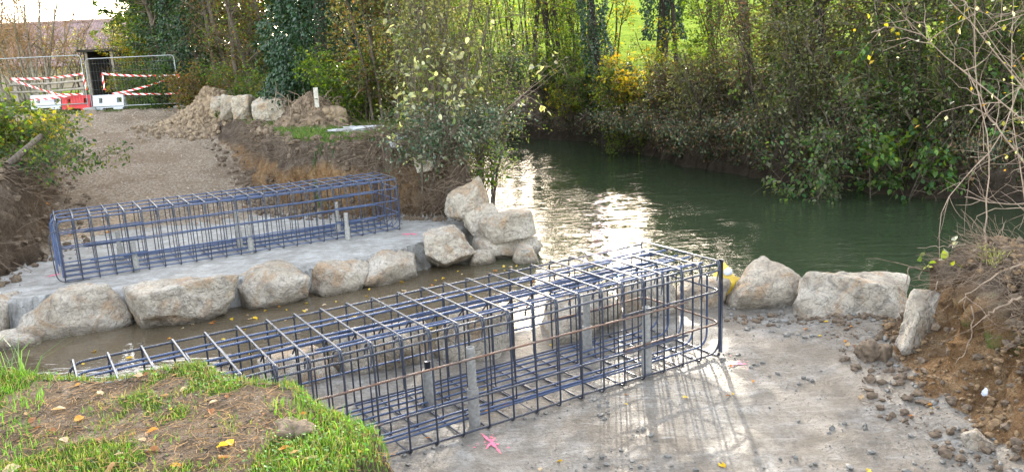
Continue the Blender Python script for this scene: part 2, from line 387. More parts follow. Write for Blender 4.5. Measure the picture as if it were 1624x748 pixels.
# ------------------------------------------------------------------ terrain
WL = -0.55
DIG = [uv2(*p) for p in [(-9.5, 6.2), (-7.0, 8.2), (-6.3, 9.6), (-5.2, 11.4), (-4.75, 16), (-4.65, 20), (-4.9, 24.5), (-5.0, 30), (-.2, 30), (-.1, 23), (-.3, 19), (-.65, 16.5), (-.95, 14.2), (-1.15, 12.1), (-.3, 11.0), (.85, 9.9), (1.6, 8.9), (2.3, 7.6), (2.4, 5.8)]]
NEAR = [(-4.2, 5.3), (-3.3, 4.85), (-2.5, 4.66), (-1.75, 4.92), (-1.0, 4.35), (-.42, 3.6), (-.3, 2.3), (.4, 1.0), (3.7, 1.0), (3.62, 5.4), (3.45, 6.4), (3.5, 7.3), (3.75, 8.2), (4.6, 9.4), (4.6, 11), (0, 10.6), (-5, 8)]
CHAN = [uv2(*p) for p in [(-30, 3.6), (-14, 3.0), (-7, 2.6), (-3, 2.6), (0, 2.55), (2.5, 1.6), (4.5, 2.5), (4.5, 5.8), (3.2, 6.6), (2.6, 7.7), (1.7, 8.1), (.9, 7.3), (-.5, 7.05), (-2, 7.05), (-4, 7.15), (-5.0, 7.7), (-6.4, 8.3), (-8, 8.3), (-14, 7.8), (-30, 8.2)]]
RIVER = [(.9, 14.2), (.35, 15.8), (-.1, 17.5), (-.75, 22), (-1.0, 28), (-2.2, 33), (-4.2, 36), (-5, 39), (-3, 40), (-.5, 36), (2.6, 33), (3.9, 29), (4.9, 25.1), (6.5, 21.4), (8.1, 19.1), (9.6, 17.6), (12, 15.8), (17, 13), (30, 9), (60, -5), (60, -14), (30, -1), (15, 1.5), (8.2, 4.8), (6.0, 7.2), (5.2, 8.1), (4.5, 9.2), (3.3, 10.7), (1.5, 12)]
def land_h(x, y):
    r = np.hypot(x, y)
    z = 1.5 + .04 * np.clip(-13 - x, 0, 12) + sstep(6, 14, x - y * .14) * .35
    hill = (np.clip(y - 44, 0, 40) * .10 + np.clip(y - 84, 0, 250) * .09) * sstep(-.24, -.06, x / (np.abs(y) + 1)) + np.clip(x - 28, 0, 200) * .05
    z = z - .30 * sstep(3.2, 4.2, x) * sstep(10.5, 9, y) * sstep(2, 4, y)
    return z + hill + fb2(x, y, .5, 3, 5) * .06 + fb2(x, y, 3.2, 3, 6) * .018
def ground_h(x, y, detail=True):
    """returns z and zone weights"""
    x = np.asarray(x, float); y = np.asarray(y, float); u, v = touv(x, y)
    land = land_h(x, y)
    n = fb2(x, y, 1.1, 4, 9) * .22 + fb2(x, y, 4.5, 3, 10) * .06
    dd = sdpoly(x, y, DIG) + n * .7; dn = sdpoly(x, y, NEAR) + n * .6; dc = sdpoly(x, y, CHAN) + n * .25; dr = sdpoly(x, y, RIVER) + n * .8
    ffloor = np.where(v > 12, np.clip(-.1 + .1 * (v - 12), -.1, 1.55), -.1) + .05 * sstep(12, 13, v) * fb2(x, y, .8, 3, 3)
    ffloor = ffloor - .055 * sstep(12.3, 14, v) * (np.exp(-((u + 1.75 + .1 * np.sin(v * .5)) / .28) ** 2) + np.exp(-((u + 3.5 + .1 * np.sin(v * .5)) / .28) ** 2)) * (.6 + .4 * fb2(x, y, 1.2, 2, 4))
    ffloor = np.minimum(ffloor, land)
    cwear = fb2(x, y, 2.3, 4, 31) * .012 + fb2(x, y, 9, 3, 32) * .006
    rough_r = sstep(1.2, 2.6, x - .0 * y) * sstep(8.6, 5.0, y)
    z = land.copy()
    wd = .85 - .35 * sstep(-1, 1, u)                                # far wall spread
    kd = 1 - sstep(0, 1, dd / wd); z = z + (ffloor + cwear - z) * kd
    kn = 1 - sstep(0, 1, dn / (.42 + .65 * sstep(2.5, 3.6, x))); nf = cwear * 1.2 + rough_r * (fb2(x, y, 3.5, 4, 41) * .03 + .02) + .10 * sstep(2.9, 3.6, x)
    z = np.where(kn > 0, np.minimum(z, z + (nf - z) * kn), z)
    kc = 1 - sstep(-.25, .15 + .5 * (v < 4), dc); z = np.minimum(z, z + (-.95 + fb2(x, y, 2, 3, 8) * .08 - z) * kc)
    z = np.where(dc < .05, np.minimum(z, -.75), z)
    farb = sstep(13, 17, y) * sstep(-4, 1, x)
    kr = 1 - sstep(-.1, .75 + .9 * farb, dr); z = np.minimum(z, z + (-1.5 - z) * kr)
    # rubble slope at the right of the ramp, spoil on the land edge
    slope_band = sstep(.0, .15, dd) * sstep(1.1, .4, dd)
    z = z + slope_band * fb2(x, y, 3.5, 4, 12) * .10 * (kd > 0)
    w_con = np.maximum((dd < .03) * sstep(12.9, 11.7, v + fb2(x, y, 1.5, 3, 22) * .6), (dn < .05) * 1.0) * np.where(v > 5, sstep(-.45, -.2, dc), sstep(.05, .25, dc))
    w_far = (v > 5.5) * 1.0
    w_grav = ((dd < .3) & (v > 11.2)) * sstep(.3, .0, dd)
    w_grav = np.maximum(w_grav, sstep(26, 29, v) * sstep(1.6, .6, np.abs(u + 2.4) - 2.6))
    flat = (dd > wd * .95) & (dn > .45) & (dc > .5) & (dr > 1.5)
    fore = sstep(7, 4, np.hypot(x + 1.5, y - 4)) * flat
    w_grass = flat * 1.0
    gpatch = fb2(x, y, 1.6, 4, 51)
    w_mud = fore * sstep(-.25, .55, fb2(x, y, 7, 4, 52) * .45 + gpatch + .55 * np.exp(-(((x + 2.2) / .75) ** 2 + ((y - 3.95) / .5) ** 2)) + .3 * np.exp(-(((x + 1.55) / .5) ** 2 + ((y - 3.3) / .4) ** 2)) - .6 * sstep(-1.3, -.8, x) - .6 * sstep(-2.4, -2.9, x))
    heap = np.exp(-((x + 12.3) ** 2 / 3 + (y - 27.8) ** 2 / 4)) ; w_grass = w_grass * sstep(.5, .2, heap)
    w_grass = w_grass * (1 - farb * sstep(3.5, 2.0, dr)) * (1 - sstep(1.5, 3.0, x) * sstep(11, 9, y) * sstep(0, 2, x - 3))
    w_field = sstep(40, 55, y)
    w_och = np.clip(sstep(2.2, .8, u) * sstep(-3.6, -2.4, u) * sstep(8.5, 10.5, v) + sstep(2.8, 3.4, x) * sstep(8.6, 7.0, y), 0, 1)
    w_och = np.maximum(w_och, .12 * sstep(5, 12, v) * (dd < 1) * sstep(-3, -4, u))
    return z, dict(w_con=w_con, w_far=w_far, w_gravel=w_grav, w_grass=w_grass, w_mud=w_mud, w_field=w_field, w_ochre=w_och), (dd, dn, dc, dr)
def gz(x, y): return float(ground_h(np.array([x]), np.array([y]))[0][0])

def axis(lo, hi, dense_lo, dense_hi, step, grow=1.13):
    a = list(np.arange(dense_lo, dense_hi, step)); s = step; x = a[-1]
    while x < hi: s = min(s * grow, 30); x += s; a.append(x)
    s = step; x = a[0]
    while x > lo: s = min(s * grow, 30); x -= s; a.insert(0, x)
    return np.array(a)
gu = axis(-500, 700, -6.4, 3.6, .062, 1.06); gv = axis(-120, 900, -4.7, 14.5, .066, 1.045)
GU, GV = np.meshgrid(gu, gv); XY = O + GU.ravel()[:, None] * UA + GV.ravel()[:, None] * VA
X, Y = XY[:, 0], XY[:, 1]
Zg, zones, dists = ground_h(X, Y)
nv, nu = GU.shape; Zm = Zg.reshape(nv, nu)
gy_, gx_ = np.gradient(Zm, gv, gu); slope = np.clip(np.hypot(gx_, gy_), 0, 3).ravel()
sx = (gx_.ravel()[:, None] * UA + gy_.ravel()[:, None] * VA); sn = -sx / (np.linalg.norm(sx, axis=1, keepdims=True) + 1e-6)
P3 = np.stack([X, Y, Zg], -1); amt = sstep(.4, 1.4, slope) * (1 - sstep(40, 60, Y))
d1 = fbm(P3 * np.array([2.4, 2.4, 2.4]), 4, 61) * .14 + fbm(P3 * 8.5, 3, 62) * .07
amt = amt * (1 + .7 * sstep(3, 3.6, X) * sstep(10, 8, Y)); P3[:, :2] += sn * (d1 * amt)[:, None]; P3[:, 2] += fbm(P3 * 6, 3, 63) * .035 * amt
idx = np.arange(nv * nu).reshape(nv, nu)
q = np.stack([idx[:-1, :-1], idx[:-1, 1:], idx[1:, 1:], idx[1:, :-1]], -1).reshape(-1, 4)
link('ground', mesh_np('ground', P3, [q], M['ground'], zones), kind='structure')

# water sheet (river and the stream between the footings)
wx = axis(-90, 120, -10, 14, .5, 1.2); wy = axis(-40, 80, 6, 36, .5, 1.2); WX, WY = np.meshgrid(wx, wy); WX, WY = WX.ravel(), WY.ravel()
wu, wv_ = touv(WX, WY); sh = sstep(2.6, .2, wu) * sstep(1.5, 2.5, wv_) * sstep(8.5, 7.2, wv_)
i2 = np.arange(len(WX)).reshape(len(wy), len(wx))
link('water', mesh_np('water', np.stack([WX, WY, np.full_like(WX, WL)], -1), [np.stack([i2[:-1, :-1], i2[:-1, 1:], i2[1:, 1:], i2[1:, :-1]], -1).reshape(-1, 4)], M['water'], {'shallow': sh}), kind='structure')

# ------------------------------------------------------------------ boulders
import bmesh
_bm = bmesh.new(); bmesh.ops.create_icosphere(_bm, subdivisions=5, radius=1); ICO5 = (np.array([v.co[:] for v in _bm.verts]), np.array([[v.index for v in f.verts] for f in _bm.faces])); _bm.free()
_bm = bmesh.new(); bmesh.ops.create_icosphere(_bm, subdivisions=4, radius=1); ICO4 = (np.array([v.co[:] for v in _bm.verts]), np.array([[v.index for v in f.verts] for f in _bm.faces])); _bm.free()
_bm = bmesh.new(); bmesh.ops.create_icosphere(_bm, subdivisions=2, radius=1); ICO2 = (np.array([v.co[:] for v in _bm.verts]), np.array([[v.index for v in f.verts] for f in _bm.faces])); _bm.free()
_bm = bmesh.new(); bmesh.ops.create_icosphere(_bm, subdivisions=1, radius=1); ICO1 = (np.array([v.co[:] for v in _bm.verts]), np.array([[v.index for v in f.verts] for f in _bm.faces])); _bm.free()
def rock_verts(dims, seed, ico=None, boxy=.6, nplanes=10, nz=1.0, taper=0.0):
    ico = ico or ICO4; D = ico[0]; rs = np.random.default_rng(seed)
    N = rs.normal(size=(nplanes, 3)); N /= np.linalg.norm(N, axis=1, keepdims=True); d = rs.uniform(.62, .95, nplanes)
    B = np.array([(1, 0, 0), (-1, 0, 0), (0, 1, 0), (0, -1, 0), (0, 0, 1), (0, 0, -1.)]); B = B + rs.normal(size=B.shape) * .16; B /= np.linalg.norm(B, axis=1, keepdims=True)
    N = np.concatenate([N, B]); d = np.concatenate([d, rs.uniform(.60, .72, 6) + (1 - boxy) * .3])
    dp = D @ N.T; r = np.where(dp > .05, d / np.maximum(dp, .05), 9.0)
    k = 42.0; rr = -np.log(np.exp(-k * np.minimum(r, 3)).sum(1)) / k
    V = D * rr[:, None]
    V = V / (V.max(0) - V.min(0)) ; V -= (V.max(0) + V.min(0)) / 2
    V = V * np.array(dims)
    if taper: V[:, :2] *= (1 - taper * (V[:, 2:3] / dims[2]))
    s = max(dims); nrm = D / 1.0
    V = V + nrm * (fbm(V * (2.2 / s) + seed, 4, seed) * .035 * s * nz + fbm(V * (9 / s) + seed, 4, seed + 3, .6) * .016 * s * nz + np.abs(fbm(V * (5 / s) + 7 + seed, 3, seed + 5)) * -.018 * s * nz)[:, None]
    return V
BCOUNT = [0]
def boulder(x0, y0, x1, y1, zb, depth, label, rot=0.0, tilt=(0, 0), ico=None, boxy=.6, name='boulder', cat='boulder', group=None, mat='rock', taper=0, seed=None, nz=1.0, extra=.08):
    BCOUNT[0] += 1; sd_ = seed or BCOUNT[0] * 13 + 5
    xm = (x0 + x1) / 2; Pf = onz(xm, y1, zb); Yf = Pf[1]; Yc = Yf + depth / 2
    L = onY(x0, y1, Yc); Rr = onY(x1, y1, Yc); wd_ = Rr[0] - L[0]
    top = onY(xm, y0, Yc)[2]; h_ = top - (zb - extra)
    cx = (L[0] + Rr[0]) / 2; ca, sa = abs(math.cos(rot)), abs(math.sin(rot)); W0 = max(.2, (wd_ - depth * sa * .6) / max(ca, .6))
    V = rock_verts((W0, depth, h_), sd_, ico or ICO4, boxy, nz=nz, taper=taper)
    me = mesh_np(name, V, [(ico or ICO4)[1]], M[mat])
    return link(name, me, None, label, cat, group, None, (cx, Yc, zb - extra + h_ / 2), (tilt[0], tilt[1], rot))
FR = 'limestone boulders lining the stream'
boulder(-30, 466, 38, 532, -.55, .75, 'boulder at the left picture edge beside the widest grey one, cut off by the frame', .3, boxy=.4, group=FR)
boulder(-45, 524, 90, 562, -.60, .8, 'low flat boulder in the water at far left below the row', .3, (0, .08), group=FR)
boulder(32, 455, 218, 533, -.55, .85, 'long boulder with sloping grey top, left of the boxy beige one in the far row', .45, (0, -.05), boxy=.45, group=FR, taper=.12, ico=ICO5)
boulder(210, 437, 382, 519, -.55, .8, 'big boxy beige boulder in front of the left half of the far footing slab', .45, (0, 0), boxy=.9, group=FR, ico=ICO5)
boulder(368, 421, 500, 490, -.55, .8, 'squarish pale boulder between the boxy beige one and a flat low one', .4, boxy=.8, group=FR)
boulder(482, 413, 596, 467, -.55, .7, 'low wedge shaped boulder with yellow leaves at its foot', .45, (0, .05), boxy=.6, group=FR)
boulder(562, 398, 674, 452, -.55, .7, 'flat topped pale boulder left of the tallest one of the far row', .5, boxy=.85, group=FR)
boulder(661, 360, 756, 432, -.55, .8, 'tall boulder with a sloping white face at the right end of the far row', .5, (0, -.15), boxy=.7, group=FR, ico=ICO5)
boulder(712, 276, 782, 350, .05, .7, 'upright triangular brown boulder standing at the river corner', .2, (0, .05), boxy=.35, group=FR, taper=.75, ico=ICO5)
boulder(735, 322, 806, 374, -.2, .6, 'tan boulder wedged behind the flat slab on the pile', .3, (0, -.1), boxy=.6, group=FR)
boulder(763, 333, 858, 384, -.22, .7, 'flat slab boulder lying on top of the pile by the river', .35, (0, -.06), boxy=.75, group=FR, ico=ICO5)
boulder(750, 372, 862, 410, -.55, .8, 'dark wet boulder at the bottom of the pile', .3, boxy=.5, group=FR)
boulder(811, 388, 857, 422, -.58, .45, 'small pale triangular boulder standing in the water by the pile', .2, boxy=.5, group=FR, taper=.4)
boulder(735, 350, 775, 372, -.3, .3, 'small brown stone wedged under the tan boulder on the pile', .2, boxy=.4, group=FR)
boulder(742, 396, 790, 424, -.58, .4, 'dark rubble stone lying in the shallows below the pile', .1, boxy=.3, group=FR)
# near row, seen through the big cage
boulder(410, 552, 542, 632, -.10, .7, 'rough grey boulder behind the near cage beside the grass edge', .55, boxy=.6, group=FR)
boulder(525, 510, 700, 612, -.10, .7, 'large pale boulder behind the near cage with a flat bright top', .55, boxy=.8, group=FR, ico=ICO5)
boulder(690, 478, 850, 590, -.15, .7, 'rough grey boulder behind the middle of the near cage', .5, boxy=.5, group=FR, nz=1.5)
boulder(838, 452, 1012, 556, -.15, .7, 'rugged boulder behind the right half of the near cage', .5, boxy=.5, group=FR, nz=1.4)
boulder(975, 430, 1075, 525, -.15, .7, 'tall grey boulder seen through the right end of the near cage', .4, boxy=.6, group=FR)
boulder(1060, 440, 1155, 510, -.15, .6, 'brown boulder touching the yellow bag behind the near cage end', .3, boxy=.5, group=FR)
boulder(1148, 417, 1285, 502, -.05, .75, 'rounded tan boulder right of the yellow bag', .2, (0, -.05), boxy=.45, group=FR, ico=ICO5)
boulder(1256, 428, 1451, 520, -.02, .8, 'biggest grey boulder with a flat sloping top at the right river edge', -.15, (0, .06), boxy=.75, group=FR, ico=ICO5)
bo = boulder(1404, 458, 1530, 580, .0, .40, 'slab boulder leaning against the right earth bank', .35, (.0, .45), boxy=.85, nz=1.1, group=FR, ico=ICO5)
# quarry stones on the far bank top
RS = 'quarry stones dumped beside the track'
boulder(333, 152, 362, 184, 1.5, .7, 'leftmost quarry stone half buried in the soil heap', .2, boxy=.7, group=RS)
boulder(350, 149, 382, 188, 1.5, .8, 'grey beige quarry stone second from the soil heap', .2, boxy=.8, group=RS)
boulder(371, 148, 408, 191, 1.5, .8, 'bright upright quarry stone in the middle of the dumped row', .1, (0, .05), boxy=.85, group=RS, ico=ICO5)
boulder(402, 153, 466, 192, 1.5, .9, 'widest sandy quarry stone beside the root heap', .1, boxy=.8, group=RS, ico=ICO5)
boulder(1528, 683, 1572, 738, 0.0, .25, 'brown flint stone half buried at the foot of the right bank', .3, boxy=.3, name='stone', cat='stone')
boulder(209, 545, 221, 552, -.59, .10, 'small pale stone in place of a white splash on the stream', .1, name='stone', cat='stone', mat='rock', boxy=.3)  # added lump standing in for a white splash
boulder(606, 214, 644, 228, 1.35, .4, 'pale rubble lump in ivy at the corner of the cut bank', .2, name='stone', cat='stone', mat='rock', boxy=.4, nz=2)
boulder(655, 243, 690, 268, .9, .4, 'flat grey rubble stone sticking out under the ivy at the bank corner', .2, name='stone', cat='stone', mat='rock', boxy=.4, nz=2)
boulder(1362, 536, 1392, 582, .03, .25, 'dark muddy earth lump beside the leaning slab', .2, name='earth_clod', cat='clod', mat='clod', boxy=.3, nz=2.5)
boulder(1384, 548, 1412, 580, .05, .2, 'smaller ochre earth lump touching the leaning slab', .5, name='earth_clod', cat='clod', mat='clod', boxy=.3, nz=2.5)

# ------------------------------------------------------------------ reinforcement cages
CL, CW, CHT = 5.70, 1.19, 1.0
def rrect(pts, r, n=4):
    """closed rounded polygon through 3D corner points"""
    pts = np.array(pts, float); out = []; m = len(pts)
    for i in range(m):
        p = pts[i]; a = pts[i - 1] - p; b = pts[(i + 1) % m] - p; la, lb = np.linalg.norm(a), np.linalg.norm(b); a /= la; b /= lb; rr = min(r, la * .45, lb * .45)
        for k in range(n + 1):
            t = k / n; out.append(p + a * rr * (1 - t) ** 2 + b * rr * t ** 2)
    return np.array(out)
def rline(pts, r, n=4):
    pts = np.array(pts, float); out = [pts[0]]
    for i in range(1, len(pts) - 1):
        p = pts[i]; a = pts[i - 1] - p; b = pts[i + 1] - p; la, lb = np.linalg.norm(a), np.linalg.norm(b); a /= la; b /= lb; rr = min(r, la * .45, lb * .45)
        for k in range(n + 1):
            t = k / n; out.append(p + a * rr * (1 - t) ** 2 + b * rr * t ** 2)
    out.append(pts[-1]); return np.array(out)
def tube_mesh(name, pts, r, mat, closed=False, S=7):
    pts = np.asarray(pts, float)
    if not closed:       # long runs get a few intermediate points and sag a few millimetres out of true
        out = [pts[0]]
        for p, q_ in zip(pts[:-1], pts[1:]):
            L = np.linalg.norm(q_ - p); m = int(L / .55)
            for k in range(1, m): out.append(p + (q_ - p) * k / m + rng.normal(size=3) * .0045)
            out.append(q_)
        pts = np.array(out)
    v, f = tubes(pts, r, S, True, closed); return mesh_np(name, v, f, M[mat])
stir = [tube_mesh('stirrup', rrect([(0, 0, 0), (0, CW, 0), (0, CW, CHT), (0, 0, CHT)], .045), .0085, 'bar_dark', True)]
def hooked(y0, y1):
    return np.concatenate([rline([(0, y0 + .09, CHT - .11), (0, y0, CHT - .03), (0, y0, CHT - .012), (0, y1, CHT - .012), (0, y1, .0), (0, y0, .0), (0, y0, CHT - .02)], .03)])
inner = tube_mesh('inner_link', hooked(.40, CW - .40), .007, 'bar_dark')
hookm = tube_mesh('hook', rline([(0, .02, CHT - .2), (0, -.006, CHT - .08), (0, .02, CHT + .012), (0, .10, CHT - .03), (0, .13, CHT - .12)], .03), .007, 'bar_dark')
def cage(loc, yaw, label, first):
    root = thing('rebar_cage', label, 'rebar cage', loc, yaw, 'steel reinforcement cages on the footings')
    rr = random.Random(3 if first else 5); R0 = .0105
    def part(name, me, l=(0, 0, 0), rz=0):
        o = link(name, me, root); o.location = l; o.rotation_euler = (0, 0, rz); return o
    n = 24
    for i in range(n):
        xx = -i * (CL - .02) / (n - 1) - .01
        part('stirrup', stir[0], (xx, 0, 0), rr.uniform(-.012, .012))
        part('inner_link', inner, (xx + .018, rr.uniform(-.02, .02), -.004), rr.uniform(-.01, .01))
        if i % 1 == 0: part('hook', hookm, (xx - .018, 0, 0), rr.uniform(-.15, .15))
    top = 'bar_blue'
    # bars along the top, bent down at the left end; the ones nearest the viewer run flush
    for k in range(7):
        y = .03 + (CW - .06) * k / 6; dx = rr.uniform(-.05, .05); zz = CHT - .028 - (.024 if k % 2 else 0)
        mt = ('bar_dark' if (first and k == 0) else ('bar_dark' if first and k == 6 else 'bar_blue'))
        pts = rline([(-.02 + dx * .5, y, zz), (-CL - .03 + dx, y, zz), (-CL - .03 + dx, y, .08)], .13, 5)
        part('top_bar', tube_mesh('top_bar', pts, R0, mt))
    for y in ((.31, .62, .93) if first else (.2, .6)):
        pts = [(-.3, y, CHT - .075), (-rr.uniform(2.5, 5), y + rr.uniform(-.05, .05), CHT - .075)]
        part('lap_bar', tube_mesh('lap_bar', pts, R0, 'bar_blue'))
    for k in range(7):
        y = .03 + (CW - .06) * k / 6; zz = .028 + (.022 if k % 2 else 0)
        pts = rline([(.02 + .015 * (k % 2), y, .86 - .05 * (k % 3)), (.02 + .015 * (k % 2), y, zz), (-CL + .03, y, zz)], .15, 5)
        part('bottom_bar', tube_mesh('bottom_bar', pts, R0, 'bar_dark' if k in (0, 6) and first else 'bar_blue'))
    for y in (.22, .55, .8, 1.0):
        part('lap_bar', tube_mesh('lap_bar', [(-rr.uniform(.3, 1.2), y, .075), (-rr.uniform(3.5, 5.2), y + .03, .075)], R0, 'bar_blue'))
    for z in ((.30, .55, .78) if not first else (.33, .67)):
        for s, y in ((0, -.012), (1, CW + .012)):
            mt = ('bar_rust' if first and z > .6 and s == 0 else 'bar_dark' if first and s == 0 else 'bar_blue')
            part('side_bar', tube_mesh('side_bar', [(-.45, y, z), (-CL + .4, y, z + .006)], R0, mt))
        for e in (0, 1):      # hairpins closing the two ends
            x0 = .0 if e == 0 else -CL; sg = -1 if e == 0 else 1
            pts = rline([(x0 + sg * 1.25, .01, z + .022), (x0 - sg * .02, .01, z + .022), (x0 - sg * .02, CW - .01, z + .022), (x0 + sg * 1.25, CW - .01, z + .022)], .10, 5)
            part('end_hairpin', tube_mesh('end_hairpin', pts, R0, 'bar_rust' if (first and e == 0 and z < .5) else 'bar_dark' if first else 'bar_blue'))
    tg = Geo()          # tie wire knots where stirrups cross the long bars
    for i in range(n):
        xx = -i * (CL - .02) / (n - 1) - .01
        for y, z in [(.03, CHT - .02), (.22, CHT - .02), (.41, CHT - .02), (.6, CHT - .02), (.79, CHT - .02), (.97, CHT - .02), (CW - .03, CHT - .02), (-.004, .67), (-.004, .33), (-.004, .02)]:
            if rr.random() < .3: continue
            s_ = .019; a0 = rr.uniform(0, 3); P = [(xx + s_ * math.cos(a0 + k * 1.3), y + s_ * math.sin(a0 + k * 1.3) * .9, z + s_ * math.sin(k * 1.9 + a0)) for k in range(6)] + [(xx + rr.uniform(-.02, .02), y - .02, z + rr.uniform(.01, .05))]
            v_, f_ = tubes(P, .0022, 3); tg.add(v_, f_)
    tw = link('tie_wires', tg.mesh('tie_wires', M['bar_dark']), root); tw['kind'] = 'stuff'
    if first:
        pts = [(-.02, -.004, CHT - .09), (-CL, -.004, CHT - .085)]; part('side_bar', tube_mesh('side_bar', pts, R0, 'bar_dark'))
        for y in (.012, .04):
            part('corner_bar', tube_mesh('corner_bar', [(.035, y, .03), (.035, y, CHT + .01)], .012, 'bar_dark'))
        for k in range(3):
            y = .35 + .28 * k; part('top_bar', tube_mesh('top_bar', rline([(-1.8, y, CHT - .05), (-.9, y + .05, CHT - .05), (-.1, y - .16, CHT - .045)], .3), R0, 'bar_blue'))
    else:
        pts = rline([(-CL + .25, .0, CHT - .16), (-CL - .13, .0, CHT - .16), (-CL - .10, -.01, .01), (-CL + .35, -.01, .01)], .16, 5)
        h = part('end_hoop', tube_mesh('end_hoop', pts, .009, 'bar_dark')); h['label'] = 'loose hoop bulging out past the left end of the cage'
    return root
cage((2.0606, 7.9324, .012), YAW, 'near dark steel reinforcement cage running diagonally across the picture beside the grassy edge', True)
cage((-2.1246, 15.4326, -.085), .5229, 'far blue tinted reinforcement cage on the slab at the foot of the gravel ramp', False)

def sleeve(x, y, z, hgt, two, label):
    t = thing('dowel_sleeve', label, 'pipe', (x, y, z), random.uniform(0, 3), 'dowel sleeves standing in the footings')
    def ring(r, z0, z1, ribs):
        n = 20; zs = np.linspace(z0, z1, n * 2 + 1); rad = r + (ribs * (np.arange(len(zs)) % 2)); th = np.arange(18) * 2 * math.pi / 18
        V = np.stack([np.outer(rad, np.cos(th)), np.outer(rad, np.sin(th)), np.repeat(zs[:, None], 18, 1)], -1)
        Vi = np.stack([np.full((2, 18), 0) + (r - .012) * np.cos(th), np.full((2, 18), 0) + (r - .012) * np.sin(th), np.repeat(np.array([z1, z1 - .25])[:, None], 18, 1)], -1)
        A = np.concatenate([V, Vi]); i = np.arange(len(A) * 18).reshape(len(A), 18)
        q = np.stack([i[:-1], np.roll(i[:-1], -1, 1), np.roll(i[1:], -1, 1), i[1:]], -1).reshape(-1, 4); return A.reshape(-1, 3), [q]
    if two:
        v, f = ring(.05, 0, hgt * .48, 0); link('lower_pipe', mesh_np('lower_pipe', v, f, M['pipe']), t)
        v, f = ring(.036, hgt * .25, hgt, .004); link('ribbed_pipe', mesh_np('ribbed_pipe', v, f, M['pipe']), t)
    else:
        v, f = ring(.052, 0, hgt * .8, 0); link('lower_pipe', mesh_np('lower_pipe', v, f, M['pipe']), t)
        v, f = tubes([(0, 0, .02), (0, 0, hgt)], .03, 8, True); link('dowel', mesh_np('dowel', v, f, M['bar_dark']), t)
sleeve(-.40, 6.62, 0, .72, True, 'tall ribbed sleeve in the front of the near cage, left of the pink paint cross')
sleeve(1.25, 7.55, 0, .70, True, 'ribbed sleeve near the right end of the near cage')
sleeve(-.83, 7.12, 0, .42, False, 'short open grey pipe in the near cage beside the rusty bar')
sleeve(.74, 8.22, 0, .64, True, 'ribbed sleeve at the back of the near cage behind its middle')
sleeve(-6.20, 13.20, -.1, .50, True, 'grey sleeve at the left front of the far cage')
sleeve(-6.84, 14.05, -.1, .52, True, 'grey sleeve at the left back of the far cage')
sleeve(-4.58, 14.12, -.1, .50, True, 'grey sleeve at the front middle of the far cage')
sleeve(-4.86, 14.40, -.1, .72, True, 'taller grey sleeve at the back middle of the far cage')
sleeve(-3.02, 14.85, -.1, .50, True, 'grey sleeve at the right front of the far cage')
sleeve(-3.29, 15.36, -.1, .62, True, 'grey sleeve at the right back of the far cage')
# ------------------------------------------------------------------ site fence, barriers, tape
FY = 33.5
def fpt(px, py, Y=FY): return onY(px, py, Y)
def heras(xa, ya, xb, yb, label):
    za, zb = gz(xa, ya) + .06, gz(xb, yb) + .06; L = math.hypot(xb - xa, yb - ya); yaw = math.atan2(yb - ya, xb - xa)
    t = thing('site_fence_panel', label, 'fence panel', (xa, ya, (za + zb) / 2), yaw, 'temporary mesh fence panels')
    pts = rline([(0, 0, 0), (0, 0, 2.0), (L, 0, 2.0), (L, 0, 0)], .16, 5)
    v, f = tubes(pts, .019, 7, True); link('frame', mesh_np('frame', v, f, M['galv']), t)
    v, f = tubes([(0, 0, .12), (L, 0, .12)], .02, 6, True); link('bottom_rail', mesh_np('bottom_rail', v, f, M['galv']), t)
    n = int(L / .11); P = np.array([[(L * (i + .5) / n, 0, .12), (L * (i + .5) / n, 0, 1.98)] for i in range(n)])
    v, f = tubes(P, .0022, 3); P2 = np.array([[(0, 0, z), (L, 0, z)] for z in (.45, .8, 1.15, 1.5, 1.8)]); v2, f2 = tubes(P2, .0022, 3)
    g = Geo(); g.add(v, f); g.add(v2, f2); o = link('wire_mesh', g.mesh('wire_mesh', M['galv']), t); o['kind'] = 'stuff'
    return t
xl = fpt(0, 180)[0] - .6; xm = fpt(143, 175)[0]; xr = fpt(287, 175)[0]
heras(xl, FY - .25, xm - .05, FY, 'left mesh fence panel running out of the picture behind the bramble')
heras(xm + .10, FY, xr, FY, 'right mesh fence panel with rounded corners next to the soil heap')
for xx, lb in ((xm, 'concrete fence foot where the two mesh panels meet'), (xr, 'concrete fence foot under the right end of the right panel')):
    t = thing('fence_foot', lb, 'fence foot', (xx, FY, gz(xx, FY)), 0, 'concrete fence feet')
    V = rock_verts((.62, .24, .15), 77, ICO2, 1.0, 8, .2); V[:, 2] += .06; link('block', mesh_np('block', V, [ICO2[1]], M['foot']), t)
